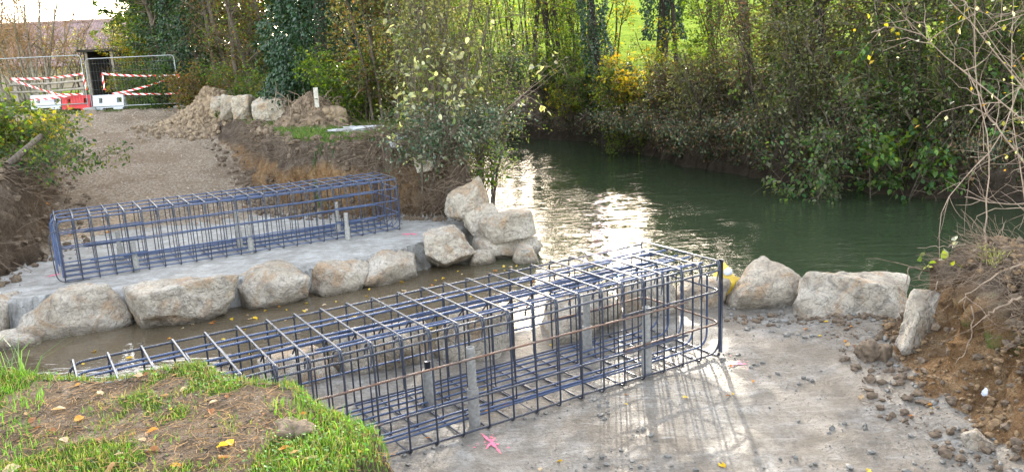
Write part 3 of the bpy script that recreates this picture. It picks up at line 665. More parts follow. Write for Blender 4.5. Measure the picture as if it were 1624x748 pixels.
def barrier(x, y, wd, mat, label):
    z0 = gz(x, y); t = thing('road_barrier', label, 'barrier', (x, y, z0), 0.03, 'plastic water filled barriers')
    # front and back skins with two hand holes, a stepped profile and feet
    xs = np.array([0, .06, .2, .31, .66, .78, .94, 1.0]) * wd - wd / 2; zs = np.array([.07, .12, .2, .26, .46, .52, .58]); g = Geo()
    th = lambda z: .20 - .13 * np.clip(z / .58, 0, 1)
    XX, ZZ = np.meshgrid(xs, zs); hole = lambda i, j: j in (2, ) and i in (2, 2) or False
    holes = {(3, 2), (3, 4 + 0)} ; holes = {(3, 1 + 1), (3, 5 - 0)}
    def skin(sg):
        V = np.stack([XX, sg * th(ZZ) / 1.0, ZZ], -1).reshape(-1, 3); n = len(xs); F_ = []
        for r in range(len(zs) - 1):
            for c in range(n - 1):
                if (r, c) in holes: continue
                a = [r * n + c, r * n + c + 1, (r + 1) * n + c + 1, (r + 1) * n + c]; F_.append(a if sg < 0 else a[::-1])
        return V, np.array(F_)
    for sg in (-1, 1): v, f = skin(sg); g.add(v, f)
    for zc in (zs[0], zs[-1]):
        t_ = th(zc); g.add([(xs[0], -t_, zc), (xs[-1], -t_, zc), (xs[-1], t_, zc), (xs[0], t_, zc)], np.array([[0, 1, 2, 3]]))
    for xc in (xs[0], xs[-1]):
        for a, b_ in zip(zs[:-1], zs[1:]): g.add([(xc, -th(a), a), (xc, th(a), a), (xc, th(b_), b_), (xc, -th(b_), b_)], np.array([[0, 1, 2, 3]]))
    for (r, c) in holes:
        x0, x1, a, b_ = xs[c], xs[c + 1], zs[r], zs[r + 1]
        cs = [(x0, a), (x1, a), (x1, b_), (x0, b_)]
        for k in range(4):
            (p, pz), (q_, qz) = cs[k], cs[(k + 1) % 4]; g.add([(p, -th(pz), pz), (q_, -th(qz), qz), (q_, th(qz), qz), (p, th(pz), pz)], np.array([[0, 1, 2, 3]]))
    link('body', g.mesh('body', M[mat], False), t)
    for sx_ in (-.32, .32):
        v, f = box_vf((sx_ * wd, 0, .035), (.3 * wd, .46, .07)); link('foot', mesh_np('foot', v, [f], M[mat], smooth=False), t)
    for k, sx_ in enumerate((-.5, .5)):
        for z in (.2, .42):
            v, f = box_vf((sx_ * wd, 0, z), (.06, .12, .08)); link('connector', mesh_np('connector', v, [f], M[mat], smooth=False), t)
def bx(px0, px1, Y, mat, lb):
    a = onY(px0, 175, Y)[0]; b_ = onY(px1, 175, Y)[0]; barrier((a + b_) / 2, Y, abs(b_ - a), mat, lb)
bx(54, 101, 33.9, 'white_plastic', 'white plastic barrier at the left end of the row')
bx(103, 147, 33.9, 'red_plastic', 'red plastic barrier between the two white ones')
bx(152, 200, 34.0, 'white_plastic', 'white plastic barrier right of the panel joint')
def tape(p, q_, label, sag=.05, wd=.075, twist=.5):
    L = np.linalg.norm(np.array(q_) - p); n = max(6, int(L / .12)); t = np.linspace(0, 1, n)[:, None]
    P = np.array(p) * (1 - t) + np.array(q_) * t; P[:, 2] -= (sag * L * 4 * t * (1 - t))[:, 0] * .5
    an = np.sin(t[:, 0] * 9 + L) * twist; d = (np.array(q_) - p) / L; up = np.array([0, 0, 1]) if abs(d[2]) < .8 else np.array([1, 0, 0])
    side = np.cross(d, up); side /= np.linalg.norm(side); up2 = np.cross(side, d)
    off = (up2 * np.cos(an)[:, None] + side * np.sin(an)[:, None]) * wd / 2
    V = np.concatenate([P + off, P - off]); i = np.arange(n - 1); f = np.stack([i, i + 1, i + 1 + n, i + n], -1)
    s = np.linspace(0, L / .30, n); uvs = np.concatenate([np.stack([s, np.ones(n)], -1), np.stack([s, np.zeros(n)], -1)])
    link('barrier_tape', mesh_np('barrier_tape', V, [f], M['tape'], uvs=uvs), None, label, 'barrier tape', 'red and white warning tape on the fence')
T = lambda a, b, Y=FY - .05: onY(a, b, Y)
tape(T(17, 125), T(131, 117), 'upper tape strand on the left fence panel')
tape(T(17, 126), T(92, 150), 'tape strand slanting down from the left on the left fence panel', .02)
tape(T(88, 150), T(131, 149), 'short level tape strand above the red barrier', .02)
tape(T(48, 158), T(112, 151), 'lowest tape strand above the left white barrier', .06)
tape(T(131, 118), T(137, 143), 'short hanging tape end left of the panel joint', 0)
tape(T(161, 117), T(284, 119), 'upper tape strand on the right fence panel', .04)
tape(T(162, 118), T(166, 143), 'short hanging tape end right of the panel joint', 0)
tape(T(178, 149), T(282, 119), 'tape strand slanting up to the right on the right fence panel', .06)
tape(T(196, 149), T(284, 148), 'lowest level tape strand on the right fence panel', .02)
tape(T(283, 120), T(285, 148), 'upright tape strand at the right end of the right fence panel', 0)

# old post-and-rail fence behind the barriers
def rail_fence():
    Yr = 37.0; a = onY(25, 140, Yr); b_ = onY(131, 140, Yr); z0 = gz(a[0], Yr)
    t = thing('post_and_rail_fence', 'weathered timber post and rail fence behind the left barriers', 'fence', (a[0], Yr, z0))
    L = b_[0] - a[0]
    for k in range(3):
        v, f = box_vf((L * k / 2, 0, .5), (.13, .12, 1.0), .1); link('post', mesh_np('post', v, [f], M['timber'], smooth=False), t)
    for z in (.55, .88):
        v, f = tubes([(-.2, -.09, z), (L / 2, -.09, z - .03), (L + .15, -.09, z + .03)], .05, 6, True); link('rail', mesh_np('rail', v, f, M['timber']), t)
rail_fence()

# ------------------------------------------------------------------ house and dark shed behind the fence
def house():
    Yh = 62.0; L = onY(-45, 60, Yh)[0]; Rr = onY(196, 60, Yh)[0]; zr = onY(120, 35, Yh + 4)[2]; ze = onY(120, 102, Yh)[2]; wd_ = Rr - L; z0 = gz((L + Rr) / 2, Yh)
    t = thing('farm_house', 'low house with a purple brown tiled roof beyond the fence', 'house', (L, Yh, z0)); zr -= z0; ze -= z0
    v, f = box_vf((wd_ / 2, 4.2, ze / 2), (wd_, 7.6, ze)); link('wall', mesh_np('wall', v, [f], M['render_wall'], smooth=False), t)
    # roof slopes with rolls
    n = 56; xs = np.linspace(-.3, wd_ + .3, n * 4 + 1); pr = .11 * np.abs(np.sin(np.arange(len(xs)) * math.pi / 4)); m = 16
    V = []
    for j in range(m * 2 + 1):
        s = j / 2; k = s / m; y = -.35 + k * 4.5; z = ze - .15 + k * (zr - ze + .15) - (.09 if j % 2 else 0); V.append(np.stack([xs, np.full_like(xs, y), z + pr], -1))
    V = np.array(V); i = np.arange(V.shape[0] * V.shape[1]).reshape(V.shape[:2]); q = np.stack([i[:-1, :-1], i[:-1, 1:], i[1:, 1:], i[1:, :-1]], -1).reshape(-1, 4)
    ro = link('roof', mesh_np('roof', V.reshape(-1, 3), [q], M['roof'], smooth=False), t)
    v, f = box_vf((wd_ / 2, 6.3, 0), (wd_ + .6, 4.9, .12)); c, s = math.cos(-math.atan2(zr - ze, 4.3)), math.sin(-math.atan2(zr - ze, 4.3))
    y, z = v[:, 1] - 6.3, v[:, 2].copy(); v[:, 1] = 6.3 + y * c - z * s; v[:, 2] = (zr + ze) / 2 + y * s + z * c - .1
    link('rear_roof', mesh_np('rear_roof', v, [f], M['roof'], smooth=False), t)
    v, f = tubes([(-.3, 4.15, zr + .03), (wd_ + .3, 4.15, zr + .03)], .13, 8, True); link('ridge', mesh_np('ridge', v, f, M['roof']), t)
house()
def shed():
    Ys = 43.0; a = onY(142, 150, Ys); b_ = onY(192, 150, Ys); x0, x1 = a[0], b_[0]; z0 = gz(x0, Ys); zt = onY(160, 82, Ys)[2] - z0; w_ = x1 - x0
    t = thing('dark_shed', 'small dark open shed overgrown with twigs behind the panel joint', 'shed', (x0, Ys, z0))
    g = Geo(); v, f = box_vf((.05, 1.2, zt / 2), (.1, 2.4, zt)); g.add(v, f); v, f = box_vf((w_ - .05, 1.2, zt / 2), (.1, 2.4, zt)); g.add(v, f); v, f = box_vf((w_ / 2, 2.35, zt / 2), (w_ - .2, .1, zt)); g.add(v, f)
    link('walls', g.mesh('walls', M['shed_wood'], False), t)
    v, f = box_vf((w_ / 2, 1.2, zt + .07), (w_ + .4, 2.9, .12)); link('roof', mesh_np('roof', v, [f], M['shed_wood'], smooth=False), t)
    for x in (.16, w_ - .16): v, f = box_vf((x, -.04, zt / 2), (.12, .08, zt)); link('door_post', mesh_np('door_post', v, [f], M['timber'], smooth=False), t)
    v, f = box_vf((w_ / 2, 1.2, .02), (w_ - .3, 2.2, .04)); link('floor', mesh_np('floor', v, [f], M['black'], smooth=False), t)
shed()

# ------------------------------------------------------------------ plants
PAL = dict(
 green=[(.05, .10, .02), (.08, .15, .03), (.10, .17, .04), (.04, .08, .02)], ivy=[(.018, .05, .02), (.03, .075, .03), (.04, .09, .035), (.025, .06, .02)],
 olive=[(.085, .105, .035), (.11, .125, .05), (.07, .085, .03), (.14, .13, .05)], yellow=[(.32, .27, .03), (.24, .24, .03), (.16, .20, .03), (.38, .28, .03)],
 lime=[(.16, .24, .02), (.12, .20, .025), (.22, .27, .03), (.09, .15, .02)], brown=[(.19, .10, .05), (.22, .13, .06), (.13, .07, .04), (.15, .12, .04)],
 grey=[(.14, .165, .10), (.19, .20, .135), (.10, .13, .07), (.26, .26, .19)], pale=[(.48, .50, .46), (.34, .38, .31), (.15, .20, .11), (.55, .55, .50)],
 big=[(.10, .22, .08), (.08, .18, .07), (.15, .27, .08), (.19, .29, .07)], orange=[(.42, .22, .03), (.45, .32, .04), (.30, .26, .03), (.22, .22, .04)])
def palette(names, n, clump=None):
    cols = np.array(sum([PAL[k] for k in names], [])); i = rng.integers(0, len(cols), n); c = cols[i] * rng.uniform(.38, 1.12, (n, 1))
    return np.clip(c, 0, .9)
def sun_gap_keep(P):
    """leaves on the sun path are culled so light reaches the near footing"""
    t = (P[:, 2] - .3) / sd.z; gx = P[:, 0] - sd.x * t; gy = P[:, 1] - sd.y * t
    e = ((gx - 2.25) / 1.5) ** 2 + ((gy - 7.1) / 2.1) ** 2 + .35 * fb2(gx, gy, 1.3, 2, 77)
    return (e > 1) | (rng.random(len(P)) < .06) | (P[:, 1] < 14)
def grow(base, dirs, length, nseg, wob, grav=0.0):
    """many polylines; base (N,3), dirs (N,3), length (N,)"""
    N = len(base); P = np.empty((N, nseg + 1, 3)); P[:, 0] = base; d = dirs.copy()
    for k in range(nseg):
        d = d + rng.normal(size=(N, 3)) * wob; d[:, 2] += grav; d /= np.linalg.norm(d, axis=1, keepdims=True)
        P[:, k + 1] = P[:, k] + d * (length / nseg)[:, None]
    return P
def along(P, t):
    N, K, _ = P.shape; s = t * (K - 1); i = np.clip(s.astype(int), 0, K - 2); f = (s - i)[:, None]; r = np.arange(len(t))
    return i, f
def sample(P, n, t0=.2, t1=1.0):
    N, K, _ = P.shape; j = rng.integers(0, N, n); t = rng.uniform(t0, t1, n); s = t * (K - 1); i = np.clip(s.astype(int), 0, K - 2); f = (s - i)[:, None]
    A = P[j, i]; B = P[j, i + 1]; d = B - A; d /= np.linalg.norm(d, axis=1, keepdims=True) + 1e-9
    return A * (1 - f) + B * f, d, j, t
def plant(name, label, cat, x, y, h, r0=.12, stems=1, spread=.1, lean=(0, 0), n1=40, l1=1.6, t1=.25, n2=400, l2=.7, nl=6000, ls=.06, pal=('green',), leaf='leaf', bark='bark', twig='twig', up1=.25,
          group=None, z=None, ivy=None, hang=.2, detail=0, leaf_jit=.08, grav=0.0, wob=.10, top=1.0, aspect=.62, base_r=.25, high=None, t2=.3):
    n2 = int(n2 * .54)
    if not detail and nl > 2500: nl = int(nl * .62); ls *= 1.2
    zb = gz(x, y) - .05 if z is None else z; base = np.array([x, y, zb])
    t = thing(name, label, cat, tuple(base), 0, group)
    ang = rng.uniform(0, 2 * math.pi, stems); rad = rng.uniform(0, 1, stems) ** .5 * (base_r if stems > 1 else 0)
    B = np.stack([np.cos(ang) * rad, np.sin(ang) * rad, np.zeros(stems)], -1)
    D = np.stack([np.cos(ang) * spread * rng.uniform(.2, 1.2, stems) + lean[0], np.sin(ang) * spread * rng.uniform(.2, 1.2, stems) + lean[1], np.ones(stems)], -1); D /= np.linalg.norm(D, axis=1, keepdims=True)
    L = h * rng.uniform(.75, 1.05, stems) if stems > 1 else np.array([h])
    K = 9; S = grow(B, D, L, K, wob * .35 if stems == 1 else wob * .6, grav * .3)
    rads = (r0 * rng.uniform(.6, 1.1, stems) if stems > 1 else np.array([r0]))[:, None] * np.linspace(1, .25, K + 1)[None]
    if stems == 1: rads[:, 0] *= 1.35
    v, f = tubes(S, rads, 8 if r0 > .05 else 5, True); link('trunk' if stems == 1 else 'stems', mesh_np('trunk', v, f, M[bark]), t)
    g = Geo(); P2 = None
    if n1:
        b1, d1_, _, tt = sample(S, n1, t1, .98); a = rng.uniform(0, 2 * math.pi, n1); dd = np.stack([np.cos(a), np.sin(a), np.full(n1, up1) + rng.normal(size=n1) * .3], -1) + d1_ * .3; dd /= np.linalg.norm(dd, axis=1, keepdims=True)
        P1 = grow(b1, dd, l1 * rng.uniform(.4, 1.1, n1) * (1.15 - .6 * tt), 4, .24, grav); v, f = tubes(P1, (np.clip(r0 * .32, .006, .05) * np.linspace(1, .3, 5))[None], 3); g.add(v, f)
        if n2:
            b2, d2_, _, _ = sample(P1, n2, .15, 1); dd = d2_ * .7 + rvec(n2); dd /= np.linalg.norm(dd, axis=1, keepdims=True)
            P2 = grow(b2, dd, l2 * rng.uniform(.4, 1.2, n2), 2, .3, grav); v, f = tubes(P2, (np.clip(r0 * .08, .0035, .010) * np.linspace(1, .5, 3))[None], 3); g.add(v, f)
        link('branches', g.mesh('branches', M[twig]), t)
    gl = Geo(); any_ = False
    if nl:
        src = P2 if P2 is not None else (P1 if n1 else S); c, d_, _, _ = sample(src, nl, t2, 1); c = c + rng.normal(size=c.shape) * leaf_jit; kp = sun_gap_keep(c + base); c = c[kp]; d_ = d_[kp]; nl = len(c)
        v, f, k = leaves(c, ls * rng.uniform(.6, 1.25, nl), .5, d_ * .6, aspect, .12, detail, hang); cc = palette(pal, nl); gl.add(v, f, 0, np.repeat(cc, k, 0)); any_ = True
    if ivy:
        z0, z1, ri, ni, ls_i = ivy; ni = int(ni * .7); ls_i *= 1.15; zt = rng.uniform(z0, z1, ni); an = rng.uniform(0, 2 * math.pi, ni)
        S0 = S[0]; zc = S0[:, 2]; cx = np.interp(zt, zc, S0[:, 0]); cy = np.interp(zt, zc, S0[:, 1])
        lump = 1 + .35 * vnoise(np.stack([np.cos(an) * 1.6, np.sin(an) * 1.6, zt * .9 + x], -1), 3) + .2 * vnoise(np.stack([np.cos(an) * 4, np.sin(an) * 4, zt * 3 + x], -1), 4)
        rr = ri * lump * rng.uniform(.72, 1.04, ni) ** .6; c = np.stack([cx + np.cos(an) * rr, cy + np.sin(an) * rr, zt], -1)
        dr_ = np.stack([np.cos(an) * .7, np.sin(an) * .7, np.full(ni, -.6)], -1)
        v, f, k = leaves(c, ls_i * rng.uniform(.7, 1.3, ni), .1, dr_, .8, .1, 0, .3); gl.add(v, f, 0, np.repeat(palette(('ivy',), ni), k, 0)); any_ = True
    if high:       # dense upper crown out of view, shaped to block sky and sun; list of (dx,dy,z,rx,rz,n,size)
        for (dx, dy, zc, rx, rz, n, s_) in high:
            n = int(n * .5); s_ *= 1.25
            nc = max(5, n // 60); cen = rvec(nc) * (rng.uniform(.2, 1, (nc, 1)) ** .4) * np.array([rx, rx, rz]) + np.array([dx, dy, zc]); j = rng.integers(0, nc, n)
            c = cen[j] + rng.normal(size=(n, 3)) * rx * .13; c = c[sun_gap_keep(c + base)]; n = len(c); v, f, k = leaves(c, s_ * rng.uniform(.6, 1.3, n), .5, None, .7, .12, 0, .2); gl.add(v, f, 0, np.repeat(palette(pal, n), k, 0)); any_ = True
            lb = S[:, -1][rng.integers(0, stems, min(nc, 30))]; lt = cen[:len(lb)]; s_ = np.linspace(0, 1, 5)[None, :, None]; PP = lb[:, None] * (1 - s_) + lt[:, None] * s_; PP[:, 1:-1] += rng.normal(size=(len(lb), 3, 3)) * .15
            v, f = tubes(PP, (.04 * np.linspace(1, .3, 5))[None], 4); link('upper_limbs', mesh_np('upper_limbs', v, f, M[bark]), t)
    if any_: link('crown', gl.mesh('crown', M[leaf], False), t)
    return t
def XP(px, Y, py=150): return float(onY(px, py, Y)[0])
def pl(name, label, cat, px, Y, **kw):
    if kw.get('group') in (TH, FB) and 'nl' in kw and kw.get('detail', 0) == 0: kw['nl'] = int(kw['nl'] * 1.45); kw['ls'] = kw['ls'] * 1.3
    return plant(name, label, cat, XP(px, Y), Y, **kw)
TB = 'trees and bushes behind the fence'; TH = 'trees along the right of the track'; FB = 'trees and bushes on the far river bank'
# left background
pl('bare_bush', 'bare orange brown twiggy bush behind the left fence panel', 'bush', 45, 41, h=6.2, r0=.07, stems=26, spread=.55, n1=420, l1=1.7, n2=6500, l2=.8, nl=3500, ls=.05, pal=('brown', 'olive'), leaf='leaf_dry', bark='bark_pale', twig='twig_tan', base_r=1.6, up1=.9, group=TB)
pl('bare_bush', 'brownish undergrowth bush low behind the timber rails', 'bush', 85, 44, h=3.2, r0=.04, stems=22, spread=.6, n1=200, l1=1.2, n2=1500, l2=.6, nl=3500, ls=.06, pal=('brown', 'olive'), leaf='leaf_dry', twig='twig_tan', base_r=2.6, up1=.6, group=TB)
pl('conifer', 'dark green conifer at the left picture edge behind the bare bush', 'tree', 2, 52, h=6.4, r0=.16, n1=90, l1=1.6, n2=500, l2=.6, nl=5000, ls=.12, pal=('ivy',), leaf='leaf_dark', group=TB)
pl('young_birch', 'thin pale birch stem leaning in front of the bare bush', 'tree', 62, 39, h=6.8, r0=.07, stems=1, lean=(-.12, 0), n1=26, l1=1.3, n2=160, l2=.7, nl=500, ls=.05, pal=('olive',), bark='bark_pale', group=TB)
pl('young_birch', 'second pale stem right of the thin birch', 'tree', 79, 39.5, h=5.8, r0=.06, stems=1, lean=(.08, 0), n1=22, l1=1.3, n2=140, l2=.7, nl=400, ls=.05, pal=('olive',), bark='bark_pale', group=TB)
pl('pale_bush', 'cream and yellow leaved bush above the dark shed', 'bush', 163, 46, h=4.0, r0=.05, stems=12, spread=.5, n1=90, l1=1.2, n2=700, l2=.6, nl=6000, ls=.09, pal=('pale', 'yellow', 'olive'), base_r=1.0, group=TB)
pl('yellow_bush', 'bright yellow and orange ivy bush at the right of the dark shed', 'bush', 205, 39.5, h=3.3, r0=.05, stems=8, spread=.2, n1=60, l1=.6, n2=400, l2=.35, nl=6000, ls=.08, pal=('yellow', 'lime', 'orange'), base_r=.35, t1=.1, group=TB)
# right of track
pl('tree', 'yellow green tree with thin leaning stems right of the shed', 'tree', 256, 41, h=8.5, r0=.14, stems=4, spread=.10, lean=(-.03, 0), n1=110, l1=1.1, n2=1200, l2=.8, nl=16000, ls=.085, pal=('green', 'lime', 'olive'), base_r=.6, t1=.12, group=TH)
pl('tree', 'dark green ivy clad tree behind the right fence panel', 'tree', 272, 38, h=11, r0=.2, stems=3, spread=.12, n1=110, l1=1.7, n2=1200, l2=.8, nl=18000, ls=.085, pal=('green', 'ivy'), leaf='leaf_dark', base_r=.8, t1=.08, ivy=(.2, 9, .9, 7000, .1), group=TH)
pl('tree', 'deep green tree with a straight ivy trunk above the soil heap', 'tree', 320, 36, h=12, r0=.2, n1=100, l1=1.9, n2=1100, l2=.8, nl=13000, ls=.085, pal=('green', 'ivy'), leaf='leaf_dark', t1=.06, ivy=(.0, 10, .85, 9000, .1), group=TH)
pl('tree', 'brown leaved tree behind the quarry stones', 'tree', 372, 34, h=11, r0=.15, stems=5, spread=.14, n1=120, l1=1.5, n2=1300, l2=.7, nl=16000, ls=.065, pal=('brown', 'olive', 'green'), leaf='leaf_dry', twig='twig', base_r=.9, t1=.05, group=TH)
pl('tree', 'sparse tree with olive and brown leaves left of the ivy column', 'tree', 412, 31, h=11, r0=.12, stems=4, spread=.08, n1=120, l1=1.1, n2=1300, l2=.7, nl=13000, ls=.06, pal=('brown', 'olive', 'lime'), base_r=.8, t1=.05, group=TH)
pl('ivy_tree', 'broad column of dense dark ivy round a tree trunk behind the root heap', 'tree', 512, 25.5, h=10, r0=.25, n1=40, l1=2.2, n2=260, l2=.7, nl=3000, ls=.07, pal=('ivy', 'green'), leaf='leaf_dark', t1=.5, wob=.02, ivy=(.4, 9.5, 1.5, 56000, .085), high=[(0, 0, 10, 3, 2.5, 9000, .14)], group=TH)
for i, (px, Y, hh, p_, lb) in enumerate([(246, 38, 1.6, ('green', 'olive'), 'low green undergrowth at the foot of the trees behind the right fence panel'), (300, 35, 1.9, ('green', 'ivy'), 'dark undergrowth bush behind the soil heap'), (365, 31.5, 1.6, ('brown', 'olive'), 'brown undergrowth bush behind the quarry stones'),
                                        (440, 28, 1.7, ('olive', 'green'), 'olive undergrowth bush left of the ivy column foot'), (555, 23.5, 1.9, ('green', 'lime'), 'bright green undergrowth right of the root heap')]):
    pl('bush', lb, 'bush', px, Y, h=hh, r0=.03, stems=16, spread=.7, n1=140, l1=.9, n2=900, l2=.4, nl=9000, ls=.065, pal=p_, base_r=1.3, t1=.05, group=TH)
pl('bush', 'tall grey brown bush right of the ivy column', 'bush', 622, 22.5, h=6.5, r0=.05, stems=12, spread=.14, n1=220, l1=.85, n2=2200, l2=.55, nl=19000, ls=.06, pal=('grey', 'brown', 'olive'), base_r=.9, t1=.05, group=TH)
pl('ivy_tree', 'slim ivy wrapped trunk standing behind the grey leaved bush', 'tree', 672, 23, h=10, r0=.16, n1=50, l1=1.5, n2=300, l2=.6, nl=4000, ls=.07, pal=('green', 'ivy'), leaf='leaf_dark', t1=.4, ivy=(1.5, 9, .55, 9000, .075), high=[(-.5, 0, 9.5, 2.4, 2, 6000, .14)], group=TH)
# left river bank foreground shrubs
LB = 'shrubs on the left river bank'
pl('leafy_shrub', 'large grey green shrub with pale leaf undersides at the bank corner', 'bush', 688, 18.2, h=5.4, r0=.035, stems=18, spread=.24, n1=240, l1=.9, n2=2000, l2=.5, nl=15000, ls=.065, pal=('grey', 'olive', 'grey'), base_r=.7, t1=.04, hang=.4, group=LB)
pl('leafy_shrub', 'sparse shrub with big pale leaves in front of the grey green one', 'bush', 655, 16.9, h=3.6, r0=.025, stems=9, spread=.4, n1=70, l1=.8, n2=300, l2=.4, nl=620, ls=.12, pal=('pale', 'grey'), base_r=.45, t1=.1, hang=.3, detail=1, aspect=.7, group=LB)
pl('leafy_shrub', 'blue green fine leaved shrub overhanging the river', 'bush', 738, 18.8, h=5.4, r0=.035, stems=16, spread=.16, lean=(.02, .05), n1=230, l1=.9, n2=2000, l2=.5, nl=13500, ls=.055, pal=('grey', 'green'), base_r=.6, t1=.1, hang=.3, group=LB)
pl('leafy_shrub', 'low ivy and bramble clump covering the bank corner', 'bush', 690, 16.7, h=1.3, r0=.012, stems=26, spread=1.1, n1=200, l1=.6, n2=900, l2=.3, nl=7000, ls=.06, pal=('ivy', 'grey'), leaf='leaf_dark', base_r=.9, t1=.0, grav=-.08, z=1.2, group=LB)
pl('leafy_shrub', 'bright green sprig hanging behind the triangular boulder', 'bush', 758, 17.6, h=1.2, r0=.01, stems=6, spread=.4, n1=24, l1=.4, n2=60, l2=.2, nl=420, ls=.075, pal=('lime', 'big'), base_r=.25, t1=.0, grav=-.05, z=.2, detail=1, aspect=.75, group=LB)
pl('overhanging_branch', 'thin bare branch with a few big pale leaves over the water', 'branch', 775, 17.5, h=2.0, r0=.009, stems=3, spread=.2, lean=(1.1, .1), n1=12, l1=.8, n2=24, l2=.3, nl=22, ls=.14, pal=('pale',), twig='twig_dead', bark='twig_dead', base_r=.2, z=1.7, detail=1, aspect=.8, leaf_jit=.02, grav=-.09, group=LB)
# end of the river and far bank
far = [(800, 42, 'lime', 6.5, 'backlit yellow green thicket at the far bend of the river'), (862, 40, 'lime', 7.5, 'thicket of thin dark stems left of the brightest gap'), (925, 38, 'yellow', 6.5, 'thin backlit thicket with orange leaves at the river bend')]
for (px, Y, p_, hh, lb) in far:
    pl('thicket', lb, 'bush', px, Y, h=hh, r0=.06, stems=16, spread=.18, n1=130, l1=1.3, n2=1000, l2=.6, nl=6500, ls=.08, pal=(p_, 'green', 'olive'), base_r=2.2, t1=.05, bark='bark_dark', twig='bark_dark', group=FB)
for (px, Y, lb) in [(848, 37, 'dark twin trunk leftmost at the river bend'), (873, 38, 'dark trunk in the middle of the river bend clump'), (892, 37.5, 'slightly leaning dark trunk right in the river bend clump'), (935, 34, 'slender dark trunk between the thicket and the ivy tree')]:
    pl('tree', lb, 'tree', px, Y, h=11, r0=.13, lean=(rng.uniform(-.1, .1), 0), n1=34, l1=1.8, n2=260, l2=.7, nl=1500, ls=.08, pal=('lime', 'olive'), bark='bark_dark', group=FB)
for (px, Y, hh, p_, nl_, lb) in [(790, 36.5, 1.5, 'ivy', 5000, 'dark low growth at the waterline left of the river bend'), (860, 37.3, 1.6, 'ivy', 5000, 'dark low growth under the river bend trunks'), (925, 34.5, 1.8, 'green', 6000, 'low yellow green clump at the water edge right of the bend'),
                                 (985, 31.2, 1.9, 'green', 8000, 'dark green shrub below the yellow sprays'), (1035, 29, 1.8, 'ivy', 8000, 'dark shrub at the foot of the ivy covered tree')]:
    pl('bush', lb, 'bush', px, Y, h=hh, r0=.03, stems=18, spread=.6, n1=160, l1=.9, n2=900, l2=.4, nl=nl_, ls=.07, pal=(p_, 'olive'), leaf='leaf_dark' if p_ == 'ivy' else 'leaf', base_r=1.5, t1=.05, group=FB)
pl('yellow_spray', 'spray of yellow leaves hanging in front of the dark far bank', 'bush', 1020, 29.2, h=2.4, r0=.03, stems=8, spread=.5, n1=60, l1=1.3, n2=420, l2=.45, nl=3200, ls=.09, pal=('yellow', 'orange'), base_r=.9, t1=.3, grav=-.05, group=FB)
pl('yellow_spray', 'yellow green leafy clump low at the water below the thicket', 'bush', 930, 33.6, h=2.0, r0=.03, stems=8, spread=.6, n1=50, l1=.9, n2=300, l2=.4, nl=3600, ls=.08, pal=('lime', 'yellow'), base_r=.8, t1=.1, group=FB)
pl('ivy_tree', 'ivy covered tree with a rough dark trunk rising above the dark shrub', 'tree', 1045, 29, h=13, r0=.24, n1=40, l1=1.4, n2=220, l2=.6, nl=1100, ls=.08, pal=('ivy', 'olive'), leaf='leaf_dark', t1=.3, ivy=(2.2, 12, .72, 15000, .085), bark='bark_dark', group=FB)
pl('ivy_tree', 'narrower ivy covered tree left of the thick one', 'tree', 960, 31, h=12, r0=.15, n1=40, l1=1.2, n2=220, l2=.6, nl=1100, ls=.08, pal=('ivy', 'green'), leaf='leaf_dark', t1=.2, ivy=(1.5, 11, .5, 9000, .085), bark='bark_dark', group=FB)
D_ = dict(bark='bark_dark', group=FB)
pl('tree', 'tree with a pale grey trunk leaning right above the dark bank', 'tree', 1190, 24.3, h=12.5, r0=.17, lean=(-.09, 0), n1=50, l1=1.8, n2=400, l2=.8, nl=2200, ls=.08, pal=('olive', 'grey'), bark='bark', group=FB, high=[(1.6, 1, 10.5, 2.6, 3, 15000, .15)])
pl('tree', 'dark trunk left of the pale leaning one at the field gap', 'tree', 1133, 26, h=11, r0=.12, lean=(.02, 0), n1=34, l1=1.4, n2=260, l2=.7, nl=800, ls=.07, pal=('olive',), **D_)
pl('tree', 'thin trunk right of the ivy covered tree at the bright gap', 'tree', 1078, 28, h=10, r0=.09, lean=(-.05, 0), n1=30, l1=1.3, n2=260, l2=.7, nl=900, ls=.07, pal=('olive', 'lime'), **D_)
for k, (px, Y, r_, ln, lb) in enumerate([(1215, 24, .13, .12, 'dark slanting trunk behind the pale leaning one'), (1262, 23, .14, -.02, 'upright trunk above the middle of the far bank'), (1318, 22, .12, -.1, 'trunk leaning left with grey brown twigs'),
        (1372, 22, .17, .10, 'stout slanting trunk against the field'), (1408, 20.8, .15, .0, 'left one of the three close dark trunks'), (1436, 20.3, .14, .03, 'middle one of the three close dark trunks'), (1462, 20, .16, 0, 'right one of the three close dark trunks'),
        (1520, 19.5, .13, -.04, 'trunk behind the dead pale branches'), (1590, 19, .15, .02, 'trunk at the right edge of the far bank'), (1660, 18.5, .15, .0, 'trunk just beyond the right picture edge')]):
    pl('tree', lb, 'tree', px, Y, h=12, r0=r_, lean=(ln, 0), n1=70, l1=2.0, n2=800, l2=.8, nl=6000, ls=.07, pal=('olive', 'lime', 'green'), t1=.12, high=[(0, .8, 10.5, 2.4, 3.2, 14000, .16)], **D_)
